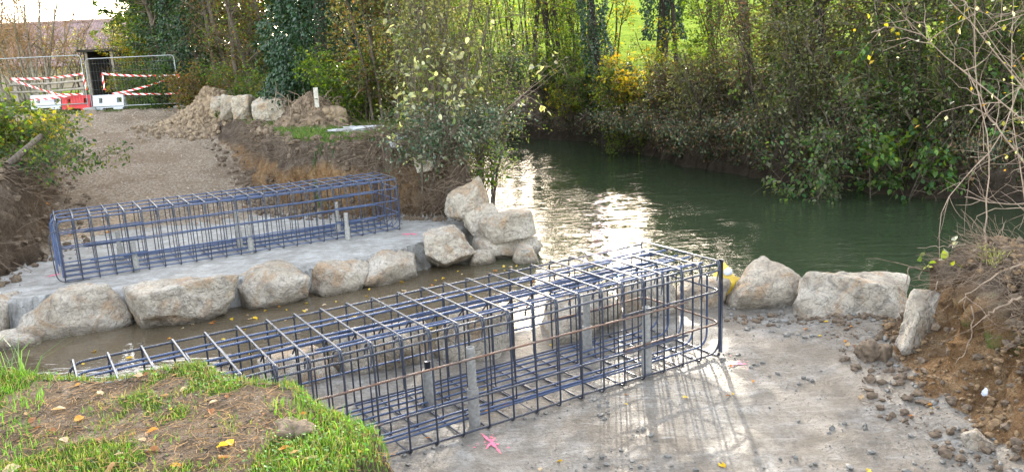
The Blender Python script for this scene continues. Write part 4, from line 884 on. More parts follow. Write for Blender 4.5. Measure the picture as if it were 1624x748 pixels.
for k, (px, Y, hh, p_, lf, lb) in enumerate([(1120, 25.6, 1.1, ('olive', 'brown'), 'leaf_dry', 'brown scrub on the bank top under the field gap'), (1175, 24, 1.9, ('olive', 'grey'), 'leaf', 'grey twiggy scrub at the foot of the pale trunk'), (1235, 22.6, 3.4, ('brown', 'olive'), 'leaf_dry', 'dense brown thicket above the far bank'),
        (1300, 21.2, 3.6, ('olive', 'grey'), 'leaf', 'thicket with fine grey leaves in the middle of the far bank'), (1345, 20.2, 3.0, ('grey', 'green'), 'leaf', 'mixed thicket left of the big leaved bush'), (1500, 18.8, 3.6, ('grey', 'green'), 'leaf', 'green thicket right of the three trunks'), (1560, 18.4, 3.2, ('green', 'olive'), 'leaf', 'dark green thicket behind the dead branches'),
        (1620, 18.0, 2.6, ('green', 'grey'), 'leaf', 'thicket at the right edge under the yellow leaves')]):
    pl('thicket', lb, 'bush', px, Y, h=hh, r0=.03, stems=22, spread=.5, n1=260, l1=1.2, n2=1900, l2=.55, nl=8000, ls=.06, pal=p_, leaf=lf, base_r=1.5, t1=.02, bark='bark_dark', group=FB)
pl('big_leaved_bush', 'bush with large fresh green leaves hanging over the dark right bank', 'bush', 1425, 18.8, h=4.4, r0=.025, stems=9, spread=.5, lean=(0, -.12), n1=70, l1=1.3, n2=340, l2=.5, nl=1300, ls=.14, pal=('big', 'green'), base_r=.8, t1=.1, grav=-.05, detail=1, aspect=.72, hang=.5, leaf_jit=.05, group=FB)
pl('big_leaved_bush', 'low sprig of large bright leaves near the water at right', 'bush', 1440, 18.0, h=1.1, r0=.015, stems=6, spread=.8, lean=(0, -.3), n1=30, l1=.5, n2=100, l2=.3, nl=330, ls=.15, pal=('lime', 'big'), base_r=.5, t1=.1, grav=-.1, detail=1, aspect=.8, z=.2, group=FB)
pl('big_leaved_bush', 'drooping branch of mid green leaves above the low sprig', 'bush', 1330, 19.2, h=3.0, r0=.02, stems=8, spread=.6, lean=(.1, -.15), n1=80, l1=1.1, n2=360, l2=.4, nl=1900, ls=.11, pal=('grey', 'big'), base_r=.6, t1=.2, grav=-.06, detail=1, aspect=.7, hang=.4, group=FB)
pl('autumn_tree', 'small tree with yellow and orange leaves at the top right corner', 'tree', 1585, 18.4, h=6.0, r0=.05, stems=6, spread=.15, n1=120, l1=1.1, n2=900, l2=.45, nl=9000, ls=.09, pal=('orange', 'yellow', 'lime'), base_r=.4, t1=.45, group=FB)
# distant hedge trees beyond the field
for k in range(16):
    px = 720 + k * 62; pl('tree', 'distant hedgerow tree beyond the bright field', 'tree', px, 190 + (k * 37) % 50, h=11, r0=.3, n1=30, l1=4, n2=0, nl=1500, ls=.9, pal=('olive', 'green'), leaf_jit=.8, group='distant hedgerow trees')
for (px, Y, hh, p_, nl_, lb) in [(1005, 28.6, 3.6, ('lime', 'olive'), 3200, 'light sapling with yellow green leaves left of the bright field gap'), (1062, 27.4, 3.0, ('lime', 'yellow'), 2400, 'low sapling in front of the ivy covered tree'), (1150, 25, 3.8, ('lime', 'green'), 3600, 'sapling right of the bright field gap'), (1215, 24, 4.2, ('green', 'olive'), 4200, 'leafy sapling behind the slanting trunk'), (905, 35, 4.2, ('lime', 'green'), 3600, 'sapling with lime leaves above the river bend'), (1285, 23.4, 4.4, ('green', 'lime'), 4200, 'leafy sapling above the middle of the far bank')]:
    pl('sapling', lb, 'tree', px, Y, h=hh, r0=.03, stems=5, spread=.2, n1=70, l1=1.0, n2=420, l2=.45, nl=nl_, ls=.065, pal=p_, bark='bark_dark', base_r=.5, t1=.12, group=FB)
for (px, Y, lb) in [(1085, 25.3, 'dark greenery hanging to the water under the field gap'), (1150, 23.2, 'dark greenery hanging to the water left of the pale trunk'), (1290, 20.7, 'dark greenery hanging to the water in the middle of the bank'), (1335, 20.0, 'dark greenery hanging to the water left of the big leaved bush'), (1520, 18.3, 'dark greenery hanging to the water behind the dead branches'), (1010, 27.4, 'dark greenery hanging to the water below the yellow sprays')]:
    pl('hanging_shrub', lb, 'bush', px, Y, h=1.2, r0=.014, stems=18, spread=1.0, lean=(-.2, -.5), n1=120, l1=.7, n2=500, l2=.35, nl=3200, ls=.05, pal=('ivy', 'olive', 'brown'), leaf='leaf_dark', twig='twig', base_r=1.3, t1=.0, grav=-.13, z=.55, hang=.6, group=FB)
# growth on the far bank face
def scatter_bank(name, n, ls_, pal_, lf, lo, hi, zlo, zhi, xl, xh):
    x = rng.uniform(xl, xh, n * 9); y = rng.uniform(13, 40, n * 9); z, _, ds = ground_h(x, y); k = (ds[3] > lo) & (ds[3] < hi) & (z > zlo) & (z < zhi) & (x > (y - 40) * -.0 - 2) & (x + y * .0 > 1.5); x, y, z = x[k][:n], y[k][:n], z[k][:n]
    c = np.stack([x, y, z + rng.uniform(0, .12, len(x))], -1); v, f, kk = leaves(c, ls_ * rng.uniform(.6, 1.3, len(x)), .1, None, .75, .12, 0, .5)
    g = Geo(); g.add(v, f, 0, np.repeat(palette(pal_, len(x)), kk, 0)); link(name, g.mesh(name, M[lf], False), kind='stuff', label='dark ivy and weeds covering the far bank', cat='ground cover')
scatter_bank('bank_ivy', 45000, .095, ('ivy', 'olive', 'brown'), 'leaf_dark', .0, 2.6, -.35, 3, 1.5, 16)
def drape(name, label, n, xl, xh, yl, yh, dk, lo, hi, L, rad, mat, z0=-.3, z1=2, grav=-.35, out=None, n_s=4):
    x = rng.uniform(xl, xh, n * 12); y = rng.uniform(yl, yh, n * 12); z, _, ds = ground_h(x, y); k = (ds[dk] > lo) & (ds[dk] < hi) & (z > z0) & (z < z1); x, y, z = x[k][:n], y[k][:n], z[k][:n]; m = len(x)
    if not m: return
    e = .05; d0 = ground_h(x, y)[2][dk]; gx = (ground_h(x + e, y)[2][dk] - d0) / e; gy = (ground_h(x, y + e)[2][dk] - d0) / e
    D = np.stack([-gx, -gy, np.full(m, .1)], -1) * .8 + rvec(m) * .7; D /= np.linalg.norm(D, axis=1, keepdims=True)
    P = grow(np.stack([x, y, z], -1), D, L * rng.uniform(.4, 1.2, m), n_s, .22, grav * .3); v, f = tubes(P, (rad * rng.uniform(.5, 1.4, m))[:, None] * np.linspace(1, .35, n_s + 1)[None], 3)
    g = Geo(); g.add(v, f); link(name, g.mesh(name, M[mat]), kind='stuff', label=label, cat='roots')
drape('hanging_roots', 'pale roots and dead stems hanging down the far bank', 700, 2.5, 15, 14, 34, 3, .1, 1.6, .9, .008, 'root', -.3, 2)

# a second, deeper row of trees that closes the gaps behind the first
for (px, Y, hh, p_, lb) in [(262, 52, 12, ('green', 'olive'), 'tall tree filling the gap behind the thin leaning stems'), (300, 50, 12, ('green', 'ivy'), 'tall dark tree behind the ivy clad one'), (360, 47, 12, ('brown', 'green'), 'tall tree behind the brown leaved one'), (425, 44, 12, ('olive', 'brown'), 'tall olive tree behind the sparse one'),
                            (480, 40, 12, ('green', 'olive'), 'tall tree left behind the ivy column'), (528, 43, 12, ('green', 'ivy'), 'tall dark tree right behind the ivy column'), (570, 38, 12, ('olive', 'lime'), 'tall light tree right behind the ivy column'), (640, 36, 9, ('olive', 'green'), 'tree behind the grey brown bush'), (715, 38, 9, ('olive', 'lime'), 'tree behind the large grey green shrub')]:
    plant('tree', lb, 'tree', XP(px, Y), Y, hh, r0=.2, stems=3, spread=.15, n1=110, l1=2.6, n2=600, l2=1.0, nl=14000, ls=.20, pal=p_, bark='bark_dark', base_r=1.2, t1=.03, group='trees of the second row along the track')
for (px, Y, hh, p_, lb) in [(285, 44, 2.6, ('green', 'ivy'), 'dark hedge bush at the back of the right fence panel'), (340, 40, 2.8, ('ivy', 'brown'), 'dark hedge bush behind the soil heap trees'), (430, 36, 2.8, ('ivy', 'olive'), 'dark hedge bush left of the ivy column, behind'), (530, 31, 2.8, ('ivy', 'green'), 'dark hedge bush right of the ivy column, behind'), (620, 29, 2.8, ('olive', 'green'), 'hedge bush behind the grey brown bush'), (710, 28, 2.6, ('green', 'olive'), 'hedge bush behind the large shrub')]:
    plant('bush', lb, 'bush', XP(px, Y), Y, hh, r0=.03, stems=18, spread=.6, n1=160, l1=1.3, n2=700, l2=.5, nl=9000, ls=.12, pal=p_, leaf='leaf_dark', base_r=2.0, t1=.03, group='hedge behind the trees')
# ------------------------------------------------------------------ cut banks: roots, tufts, clods
drape('exposed_roots', 'fine roots hanging from the cut bank behind the far cage', 900, -7, 0, 13, 24, 0, .05, .95, .55, .005, 'root', .2, 1.45)
drape('exposed_roots', 'tangled roots on the left cut bank above the far slab', 600, -13, -5.5, 9, 24, 0, .05, 1.1, .7, .007, 'root', .0, 1.6)
drape('exposed_roots', 'dark root mat on the bank corner behind the upright boulder', 900, -3, .8, 14, 18.2, 0, .05, 1.2, .8, .008, 'root', .0, 1.6)
drape('exposed_roots', 'mat of thin roots on the right earth bank', 1300, 3.4, 6.5, 4.5, 9.2, 1, .3, 1.3, .4, .0032, 'root', .75, 1.65, -.3)
# thicker single roots and twigs on the right bank
def root_thing(label, pts, r, name='root', cat='root', mat='root', side=0):
    P = np.array([onY(*p) for p in pts]); K = 14; t = np.linspace(0, 1, K); s = np.linspace(0, 1, len(P))
    Q = np.stack([np.interp(t, s, P[:, i]) for i in range(3)], -1); Q[1:-1] = (Q[:-2] + Q[1:-1] * 2 + Q[2:]) / 4; Q[1:-1] += rng.normal(size=(K - 2, 3)) * .008
    r = r * ((.55 if name == 'dead_branch' else 1.0) if cat == 'branch' else .8); v, f = tubes(Q, r * np.linspace(1, .4, K)[None], 6, True); c = Q[0].copy(); g = Geo(); g.add(v - c, f)
    for _ in range(side):
        i = rng.integers(3, K - 2); d = (Q[i] - Q[i - 1]); d /= np.linalg.norm(d) + 1e-9
        B = grow(Q[i:i + 1], (d + rvec(1)[0] * .9)[None] / np.linalg.norm(d + .01), np.array([.25 + .3 * rng.random()]), 5, .25, -.03)
        v, f = tubes(B, r * .4 * np.linspace(1, .3, 6)[None], 4); g.add(v - c, f)
    link(name, g.mesh(name, M[mat]), None, label, cat, None, None, tuple(c))
root_thing('hooked pale root poking out over the water left of the right bank', [(1505, 438, 8.2), (1470, 430, 8.1), (1440, 421, 8.0), (1437, 450, 7.95)], .014, side=2)
root_thing('curved root below the hooked one on the right bank', [(1560, 452, 7.6), (1520, 450, 7.5), (1490, 447, 7.45), (1475, 470, 7.4)], .014, side=3)
root_thing('long root slanting across the face of the right bank', [(1624, 418, 6.4), (1590, 430, 6.4), (1540, 462, 6.5), (1520, 480, 6.55)], .012, side=3)
root_thing('thick root near the bottom of the right bank', [(1620, 470, 6.0), (1590, 485, 6.0), (1570, 495, 6.0), (1560, 505, 6.0)], .014, side=1)
root_thing('thin root hanging down to the stones at the right bank', [(1540, 485, 6.6), (1542, 520, 6.5), (1530, 560, 6.45), (1515, 578, 6.4)], .008)
root_thing('straight grass stalk lying out over the river from the right bank', [(1530, 386, 7.6), (1500, 390, 7.6), (1455, 393, 7.6)], .006, 'stalk', 'stalk', 'twig_dead')
DB = [('dead branch sweeping down in a long arc over the river at right', [(1985, 420, 7.0), (1800, 60, 8.6), (1640, 40, 9.2), (1600, 200, 9), (1560, 260, 8.9), (1515, 290, 8.8), (1490, 340, 8.7), (1490, 408, 8.6)], .016, 12),
      ('forked dead branch from the right edge towards the bank', [(1985, 420, 7.0), (1700, 300, 8.2), (1620, 326, 8.2), (1570, 322, 8.3), (1530, 312, 8.4)], .02, 9),
      ('long pale stem crossing the autumn leaves at upper right', [(1564, 385, 7.6), (1562, 335, 7.7), (1575, 240, 7.8), (1548, 150, 7.9), (1545, 20, 8.0), (1548, -60, 8.0)], .013, 14),
      ('pale stem bowing from the right edge at mid height', [(1985, 420, 7.0), (1800, 130, 8.6), (1660, 110, 9.4), (1600, 150, 9.4), (1556, 180, 9.5), (1560, 240, 9.5)], .014, 9),
      ('thick broken branch at the right picture edge', [(1985, 420, 7.0), (1660, 300, 8.6), (1600, 230, 8.7), (1570, 190, 8.8), (1530, 100, 9)], .026, 12),
      ('thin drooping stem hanging to the water edge', [(1985, 420, 7.0), (1780, 170, 8.2), (1600, 240, 9.0), (1540, 268, 9), (1531, 300, 9), (1530, 372, 9)], .008, 5),
      ('dead twig curving low over the bank top', [(1985, 420, 7.0), (1660, 330, 8), (1600, 328, 8.0), (1550, 338, 8.0), (1542, 362, 8.0)], .011, 6),
      ('tall dead stem at the far right edge', [(1634, 372, 7.4), (1628, 340, 7.5), (1612, 250, 7.6), (1600, 120, 7.7), (1610, -40, 7.8)], .012, 14)]
for lb, pts, r_, sd_ in DB: root_thing(lb, pts, r_, 'dead_branch', 'branch', 'twig_dead', sd_)
plant('bare_bush', 'tangle of bare pinkish twigs rising from the right bank', 'bush', 5.9, 6.9, 3.4, r0=.010, stems=8, spread=.4, lean=(-.35, .15), n1=80, l1=.9, n2=360, l2=.4, nl=500, ls=.05, pal=('pale', 'orange'), bark='twig_dead', twig='twig_dead', base_r=.5, t1=.15, z=1.3)
plant('bank_weed', 'pale round leaved weed on top of the right bank', 'weed', 4.35, 7.9, .28, r0=.006, stems=7, spread=.7, n1=12, l1=.16, n2=0, nl=26, ls=.085, pal=('pale', 'lime'), detail=1, aspect=.95, leaf_jit=.01, base_r=.25)

def clods(name, label, n, xl, xh, yl, yh, sel, smin, smax, mat, power=3, ico=ICO1, lift=.3, cat='clods'):
    x = rng.uniform(xl, xh, n * 8); y = rng.uniform(yl, yh, n * 8); z, zn, ds = ground_h(x, y); k = sel(x, y, z, zn, ds); x, y, z = x[k][:n], y[k][:n], z[k][:n]; m = len(x)
    if not m: return
    D, Fc = ico; s = smin + (smax - smin) * rng.random(m) ** power; A = rng.uniform(.6, 1.3, (m, 3)); A[:, 2] *= .75
    rot = rng.uniform(0, 6.28, m); V = D[None] * A[:, None] * s[:, None, None] * (1 + rng.uniform(-.28, .28, (m, len(D), 1)))
    c_, s_ = np.cos(rot)[:, None], np.sin(rot)[:, None]; Vx = V[:, :, 0] * c_ - V[:, :, 1] * s_; Vy = V[:, :, 0] * s_ + V[:, :, 1] * c_
    V = np.stack([Vx + x[:, None], Vy + y[:, None], V[:, :, 2] + (z + s * lift)[:, None]], -1).reshape(-1, 3)
    F_ = (Fc[None] + (np.arange(m) * len(D))[:, None, None]).reshape(-1, 3)
    link(name, mesh_np(name, V, [F_], M[mat], smooth=False), kind='stuff', label=label, cat=cat)
nz2 = lambda x, y, sc, s: fb2(x, y, sc, 3, s)
clods('mud_clods', 'grey mud crumbs scattered over the near concrete', 1500, -1, 3.9, 3.5, 9.5, lambda x, y, z, zn, ds: (zn['w_con'] > .5) & (nz2(x, y, 1.3, 71) + .5 * sstep(1.5, 3.6, x) + .35 * sstep(6.6, 5.2, y) > .25), .004, .034, 'clod_grey', 4)
clods('earth_clods', 'brown earth crumbs fallen at the foot of the right bank', 1700, 2.9, 4.8, 3.5, 9, lambda x, y, z, zn, ds: (ds[1] > -.45) & (ds[1] < .75), .005, .05, 'clod', 4.5)
clods('earth_clods', 'earth crumbs and stones on the cut wall behind the far cage', 1400, -7, 0, 13, 26, lambda x, y, z, zn, ds: (ds[0] > -.3) & (ds[0] < .8), .012, .085, 'clod', 3)
clods('earth_clods', 'earth crumbs on the left cut bank', 1300, -14, -5, 9, 28, lambda x, y, z, zn, ds: (ds[0] > -.4) & (ds[0] < 1.0), .012, .09, 'clod', 3)
clods('gravel', 'loose gravel on the ramp', 6500, -21, -4, 15, 34, lambda x, y, z, zn, ds: (zn['w_gravel'] > .4), .006, .030, 'track_stone', 3)
clods('mud_clods', 'mud crumbs on the far slab', 90, -9, 0, 10, 17, lambda x, y, z, zn, ds: (zn['w_con'] > .5) & (ds[0] > -.9), .006, .03, 'clod_grey', 4)
clods('rubble', 'rubble packed between the stream boulders', 900, -8, 5, 8, 17, lambda x, y, z, zn, ds: (ds[2] > -.35) & (ds[2] < .3) & (z < -.14), .02, .10, 'clod_grey', 3)
# soil heap and root heap beside the track
def heap(name, label, cat, px0, px1, py0, py1, Yc, dep, mat, seed, rough=1.0, zb=1.45):
    a = onY(px0, py1, Yc); b_ = onY(px1, py1, Yc); top = onY((px0 + px1) / 2, py0, Yc)[2]; w_ = (b_[0] - a[0]); n = 90
    gx, gy = np.meshgrid(np.linspace(-1, 1, n), np.linspace(-1, 1, n)); r2 = np.sqrt(gx ** 2 + gy ** 2)
    p = np.stack([gx.ravel() * w_ / 2, gy.ravel() * dep / 2, np.full(n * n, seed * 1.)], -1)
    hh = np.clip(1 - r2 ** 1.45, -.8, 1).ravel() * (top - zb) * (.85 + .25 * fbm(p * 1.3, 3, seed)) + rough * (.10 * fbm(p * 3, 4, seed + 1, .6) + .05 * fbm(p * 10, 3, seed + 2)) * np.clip(1.15 - r2.ravel(), 0, 1)
    cx_ = (a[0] + b_[0]) / 2; zg = ground_h(p[:, 0] + cx_, p[:, 1] + Yc)[0] - zb
    V = np.stack([p[:, 0], p[:, 1], np.maximum(hh, 0) + np.where(hh > 0, np.minimum(zg, .1), zg - .15)], -1); V[:, :2] += np.stack([fbm(V * 5, 2, seed + 5), fbm(V * 5, 2, seed + 6)], -1) * .05 * rough; i = np.arange(n * n).reshape(n, n)
    q = np.stack([i[:-1, :-1], i[:-1, 1:], i[1:, 1:], i[1:, :-1]], -1).reshape(-1, 4)
    t = thing(name, label, cat, ((a[0] + b_[0]) / 2, Yc, zb)); link('mound', mesh_np('mound', V, [q], M[mat]), t)
    return t, w_, top - zb
M['heap'] = simple('heap_soil', (.30, .225, .15), .95, 0, 6, (.11, .08, .055), 1.0, .06, .2, 8)
M['stump'] = simple('stump_soil', (.26, .19, .13), .95, 0, 5, (.06, .045, .032), 1.0, .08, .2, 8)
t, w_, h_ = heap('soil_heap', 'crumbly brown soil heap left of the quarry stones', 'soil heap', 252, 420, 146, 186, 28.6, 3.4, 'heap', 21, 1.8)
m = 3200; D, Fc = ICO1; x = rng.normal(size=m) * w_ * .24; y = rng.normal(size=m) * .7 - .4; rr = np.sqrt((2 * x / w_) ** 2 + (y / 1.5) ** 2); z = np.clip(1 - rr ** 1.45, 0, 1) * h_ * rng.uniform(.8, 1.1, m) + .03 + np.minimum(ground_h(x + t.location[0], y + t.location[1])[0] - 1.45, .1); s = .02 + .10 * rng.random(m) ** 3
V = (D[None] * s[:, None, None] * rng.uniform(.7, 1.3, (m, len(D), 1)) + np.stack([x, y, z], -1)[:, None]).reshape(-1, 3)
o = link('loose_lumps', mesh_np('loose_lumps', V, [(Fc[None] + (np.arange(m) * len(D))[:, None, None]).reshape(-1, 3)], M['heap'], smooth=False), t); o['kind'] = 'stuff'
t, w_, h_ = heap('root_heap', 'dug out tree stump and root heap right of the quarry stones', 'root heap', 436, 556, 150, 203, 21.6, 1.8, 'stump', 33, 2.6)
P = grow(np.stack([rng.normal(size=160) * w_ * .22, rng.normal(size=160) * .3 - .1, rng.uniform(.1, h_ * .9, 160)], -1), rvec(160), rng.uniform(.2, .7, 160), 5, .35, -.04)
v, f = tubes(P, rng.uniform(.006, .022, 160)[:, None] * np.linspace(1, .4, 6)[None], 4); g = Geo(); g.add(v, f); o = link('roots', g.mesh('roots', M['root']), t); o['kind'] = 'stuff'
mm = 1500; x = rng.normal(size=mm) * w_ * .25; y = rng.normal(size=mm) * .4 - .25; rr = np.sqrt((2 * x / w_) ** 2 + (y / .9) ** 2); z = np.clip(1 - rr ** 1.15, 0, 1) * h_; s = .02 + .10 * rng.random(mm) ** 3
V = (ICO1[0][None] * s[:, None, None] * rng.uniform(.6, 1.3, (mm, len(ICO1[0]), 1)) + np.stack([x, y, z], -1)[:, None]).reshape(-1, 3)
o = link('loose_lumps', mesh_np('loose_lumps', V, [(ICO1[1][None] + (np.arange(mm) * len(ICO1[0]))[:, None, None]).reshape(-1, 3)], M['stump'], smooth=False), t); o['kind'] = 'stuff'
for k in range(9):
    V = rock_verts((rng.uniform(.3, .6), .4, rng.uniform(.25, .4)), 300 + k, ICO2, .3, 10, 3); link('clod', mesh_np('clod', V, [ICO2[1]], M['stump' if k % 2 else 'heap']), t, loc=(rng.uniform(-.42, .42) * w_, -.35 + rng.uniform(-.2, .2), rng.uniform(.1, .5) * h_))
# stake, log, rag, scrap, bag, kerb
b_ = onz(504, 178, 1.6); Ys = 21.2; a = onY(504, 180, Ys); c = onY(500, 139, Ys)
t = thing('timber_stake', 'pale upright timber stake stuck in the root heap', 'stake', tuple(a)); v, f = box_vf((0, 0, (c[2] - a[2]) / 2), (.11, .05, c[2] - a[2]), .2); v[4:, 0] += c[0] - a[0]; link('shaft', mesh_np('shaft', v, [f], M['pale_stone'], smooth=False), t)
Yl = 15.0; a = onY(12, 262, Yl); c = onY(66, 215, Yl + .8)
Q = np.linspace(a, c, 8); v, f = tubes(Q, np.linspace(.07, .05, 8)[None], 9, True); link('log', mesh_np('log', v, f, M['bark']), None, 'grey weathered log lying on the left bank edge', 'log')
M['rag'] = simple('dirty_sheet', (.42, .43, .46), .7, 0, 8, (.2, .19, .18), .6, .02)
def crumple(name, label, cat, c, dims, mat, seed, rough=.25):
    V = ICO4[0] * np.array(dims) / 2; V = V * (1 + rough * fbm(ICO4[0] * 1.7 + seed, 3, seed) + rough * .6 * np.abs(fbm(ICO4[0] * 4 + seed, 3, seed + 1)))[:, None]
    link(name, mesh_np(name, V, [ICO4[1]], M[mat]), None, label, cat, None, None, tuple(c))
c = onY(560, 201, 18.8); crumple('rag', 'crumpled white and blue plastic sheet at the end of the grass strip', 'plastic sheet', (c[0], c[1], gz(c[0], c[1]) + .06), (.8, .35, .12), 'rag', 5, .6)
c = onY(628, 222, 17.3); crumple('rag', 'dirty white plastic heap caught in the ivy at the bank corner', 'plastic sheet', (c[0], c[1], c[2]), (.5, .3, .2), 'rag', 8, .6)
c = onY(1562, 622, 5.35); crumple('scrap', 'small torn white scrap stuck in the right bank', 'litter', (c[0], c[1], c[2]), (.035, .02, .05), 'white_tag', 9, .5)
t = thing('yellow_bag', 'yellow woven bag wedged between two boulders behind the cage end', 'bag', tuple(onY(1148, 455, 9.95)))
V = ICO4[0] * np.array([.40, .25, .36]) / 2 * 1.0; V[:, 2] *= (1 + .5 * sstep(.1, .2, V[:, 2])); V *= (1 + .22 * fbm(ICO4[0] * 2 + 3, 3, 4) + .2 * np.abs(fbm(ICO4[0] * 5, 3, 6)))[:, None]; link('sack', mesh_np('sack', V, [ICO4[1]], M['yellow_bag']), t)
V = ICO2[0] * np.array([.06, .03, .05]); V *= (1 + .3 * fbm(ICO2[0] * 3, 2, 4))[:, None]; link('label_tag', mesh_np('label_tag', V, [ICO2[1]], M['white_tag']), t, loc=(.03, -.08, .22))
v, f = tubes(rline([(.02, 0, .15), (.08, -.02, .27), (.2, 0, .30), (.26, .02, .2)], .06), .028, 6, True); 0 and link('handle', mesh_np('handle', v, f, M['yellow_bag']), t)
c = onz(2, 612, 1.5); V = rock_verts((.26, .5, .5), 91, ICO4, 1.0, 8, .3); link('kerb_stone', mesh_np('kerb_stone', V, [ICO4[1]], M['pale_stone']), None, 'pale block at the left picture edge in the grass', 'block', None, None, (c[0] - .17, c[1] - .1, 1.42), (0, 0, .3))

# pink survey paint on the slabs: thin blotchy strokes laid on the surface
def paint(name, label, strokes):
    g = Geo()
    for (p, q_, w_) in strokes:
        p, q_ = np.array(p), np.array(q_); n = 14; t = np.linspace(0, 1, n)[:, None]; C = p * (1 - t) + q_ * t; d = (q_ - p) / np.linalg.norm(q_ - p); s = np.array([-d[1], d[0]])
        ww = w_ * (.5 + .9 * rng.random(n)) * np.sin(np.linspace(.25, math.pi - .25, n)); A = C + s * ww[:, None]; B = C - s * (w_ * .8 * rng.random(n) * np.sin(np.linspace(.25, math.pi - .25, n)))[:, None]
        XYp = np.concatenate([A, B]); z = ground_h(XYp[:, 0], XYp[:, 1])[0] + .007; i = np.arange(n - 1); g.add(np.concatenate([XYp, z[:, None]], 1), np.stack([i, i + n, i + n + 1, i + 1], -1))
    for _ in range(14):
        p, q_, w_ = strokes[0]; c = np.array(p) * .5 + np.array(q_) * .5 + rng.normal(size=2) * .09; s = rng.uniform(.004, .014); th = np.arange(6) / 6 * 6.28; XYp = c + np.stack([np.cos(th), np.sin(th)], -1) * s
        z = ground_h(XYp[:, 0], XYp[:, 1])[0] + .007; g.add(np.concatenate([XYp, z[:, None]], 1), np.arange(6)[None])
    link(name, g.mesh(name, M['pink'], False), None, label, 'paint mark', 'pink survey paint marks')
def gp(px, py, z=0.0): return onz(px, py, z)[:2]
paint('paint_mark', 'pink paint cross on the concrete in front of the near cage', [(gp(763, 688), gp(795, 718), .018), (gp(786, 694), gp(770, 712), .015)])
paint('paint_mark', 'pink paint dash right of the near cage end', [(gp(1153, 579), gp(1184, 577), .025)])
paint('paint_mark', 'pink paint dash at the right end of the far cage', [(gp(636, 372, -.1), gp(662, 372, -.1), .05)])
paint('paint_mark', 'pink paint dash at the left end of the far cage', [(gp(78, 440, -.1), gp(96, 434, -.1), .05)])

# ------------------------------------------------------------------ foreground grass, clover, leaves
def blades(name, label, n, sel, xl, xh, yl, yh, hlo, hhi, wd_, cols, zoff=0, mat='grass', lean=.5, dens=None):
    x = rng.uniform(xl, xh, n * 5); y = rng.uniform(yl, yh, n * 5); z, zn, ds = ground_h(x, y); k = sel(x, y, z, zn, ds); x, y, z = x[k][:n], y[k][:n], z[k][:n]; m = len(x)
    hgt = rng.uniform(hlo, hhi, m); a = rng.uniform(0, 6.28, m); ln = rng.uniform(.1, lean, m)[:, None] * hgt[:, None]
    L = np.stack([np.cos(a), np.sin(a)], -1) * ln; b0 = np.stack([x, y, z - .005 + zoff], -1); pa = rng.uniform(0, 6.28, m); W = np.stack([np.cos(pa), np.sin(pa), np.zeros(m)], -1) * (wd_ * rng.uniform(.6, 1.3, m))[:, None] / 2
    mid = b0 + np.concatenate([L * .35, (hgt * .6)[:, None]], 1); tip = b0 + np.concatenate([L * 1.3, (hgt * .95)[:, None]], 1)
    V = np.stack([b0 - W, b0 + W, mid + W * .8, mid - W * .8, tip], 1).reshape(-1, 3); i = np.arange(m)[:, None] * 5
    c = np.array(cols)[rng.integers(0, len(cols), m)] * rng.uniform(.7, 1.3, (m, 1)); 
    me = mesh_np(name, V, [i + np.array([[0, 1, 2, 3]]), i + np.array([[3, 2, 4]])], M[mat], {'col': np.repeat(c, 5, 0)}, False)
    link(name, me, kind='stuff', label=label, cat='grass')
GC = [(.07, .15, .02), (.10, .19, .03), (.06, .12, .02), (.13, .20, .04), (.20, .20, .08), (.24, .19, .09), (.16, .14, .06)]
fg = lambda lo: (lambda x, y, z, zn, ds: (z > 1.32) & (zn['w_mud'] < lo) & (ds[1] > .28) & (nz2(x, y, 2.2, 81) > -.35))
blades('grass', 'short green grass on the near bank top', 60000, lambda x, y, z, zn, ds: (z > 1.33) & (zn['w_mud'] < rng.uniform(0, 1.0, len(x)) ** 1.4) & (ds[1] > .25), -4.2, .2, 1.8, 5.2, (.014), .050, .0042, GC)
blades('grass', 'longer bright grass tufts along the near bank edge', 2600, lambda x, y, z, zn, ds: (z > 1.30) & (ds[1] > .22) & (ds[1] < .62) & (x > -1.55) & (nz2(x, y, 3.5, 83) > -.05), -1.6, .3, 2.0, 5.2, .03, .085, .005, [(.10, .20, .03), (.14, .24, .035), (.08, .15, .02), (.2, .2, .07)])
blades('grass', 'bright grass at the left picture edge beside the block', 3200, lambda x, y, z, zn, ds: (z > 1.3) & (ds[1] > .25) & (x < -2.0 - .45 * (y - 3)), -4.0, -2.1, 2.6, 5.0, .025, .075, .0045, [(.10, .23, .02), (.12, .25, .03), (.07, .15, .02)])
blades('grass_tuft', 'tuft of long arching grass at the left edge above the stream', 420, lambda x, y, z, zn, ds: np.hypot(x + 3.0, y - 4.72) < .32, -3.6, -2.5, 4.3, 5.1, .12, .28, .008, [(.10, .19, .05), (.16, .24, .08), (.08, .14, .04)], lean=1.2)
blades('grass', 'green grass strip on top of the cut bank below the root heap', 5500, lambda x, y, z, zn, ds: (ds[0] > .75) & (z > 1.38) & (ds[0] < 2.1) & (nz2(x, y, .9, 91) > -.35), -8, -1.5, 16.5, 21.5, .04, .14, .013, [(.07, .14, .03), (.10, .18, .035), (.06, .10, .025), (.16, .15, .06)])
blades('grass', 'grass verge behind the right fence panel', 9000, lambda x, y, z, zn, ds: (zn['w_gravel'] < .3) & (z > 1.3), -25, -10.5, 32, 42, .08, .28, .03, [(.12, .28, .03), (.18, .33, .04), (.26, .34, .05)])
blades('grass', 'weeds hanging over the left cut bank', 5000, lambda x, y, z, zn, ds: (ds[0] > .7) & (z > 1.35), -16, -7, 9, 30, .05, .2, .014, [(.08, .16, .03), (.15, .20, .05), (.25, .22, .10)])
blades('grass_tuft', 'long grass tuft hanging on the cut bank behind the far cage', 260, lambda x, y, z, zn, ds: np.hypot(x + 3.95, y - 17.7) < .28, -4.4, -3.4, 17.2, 18.3, -.75, -.25, .014, [(.06, .15, .05), (.09, .19, .06)], lean=.5)
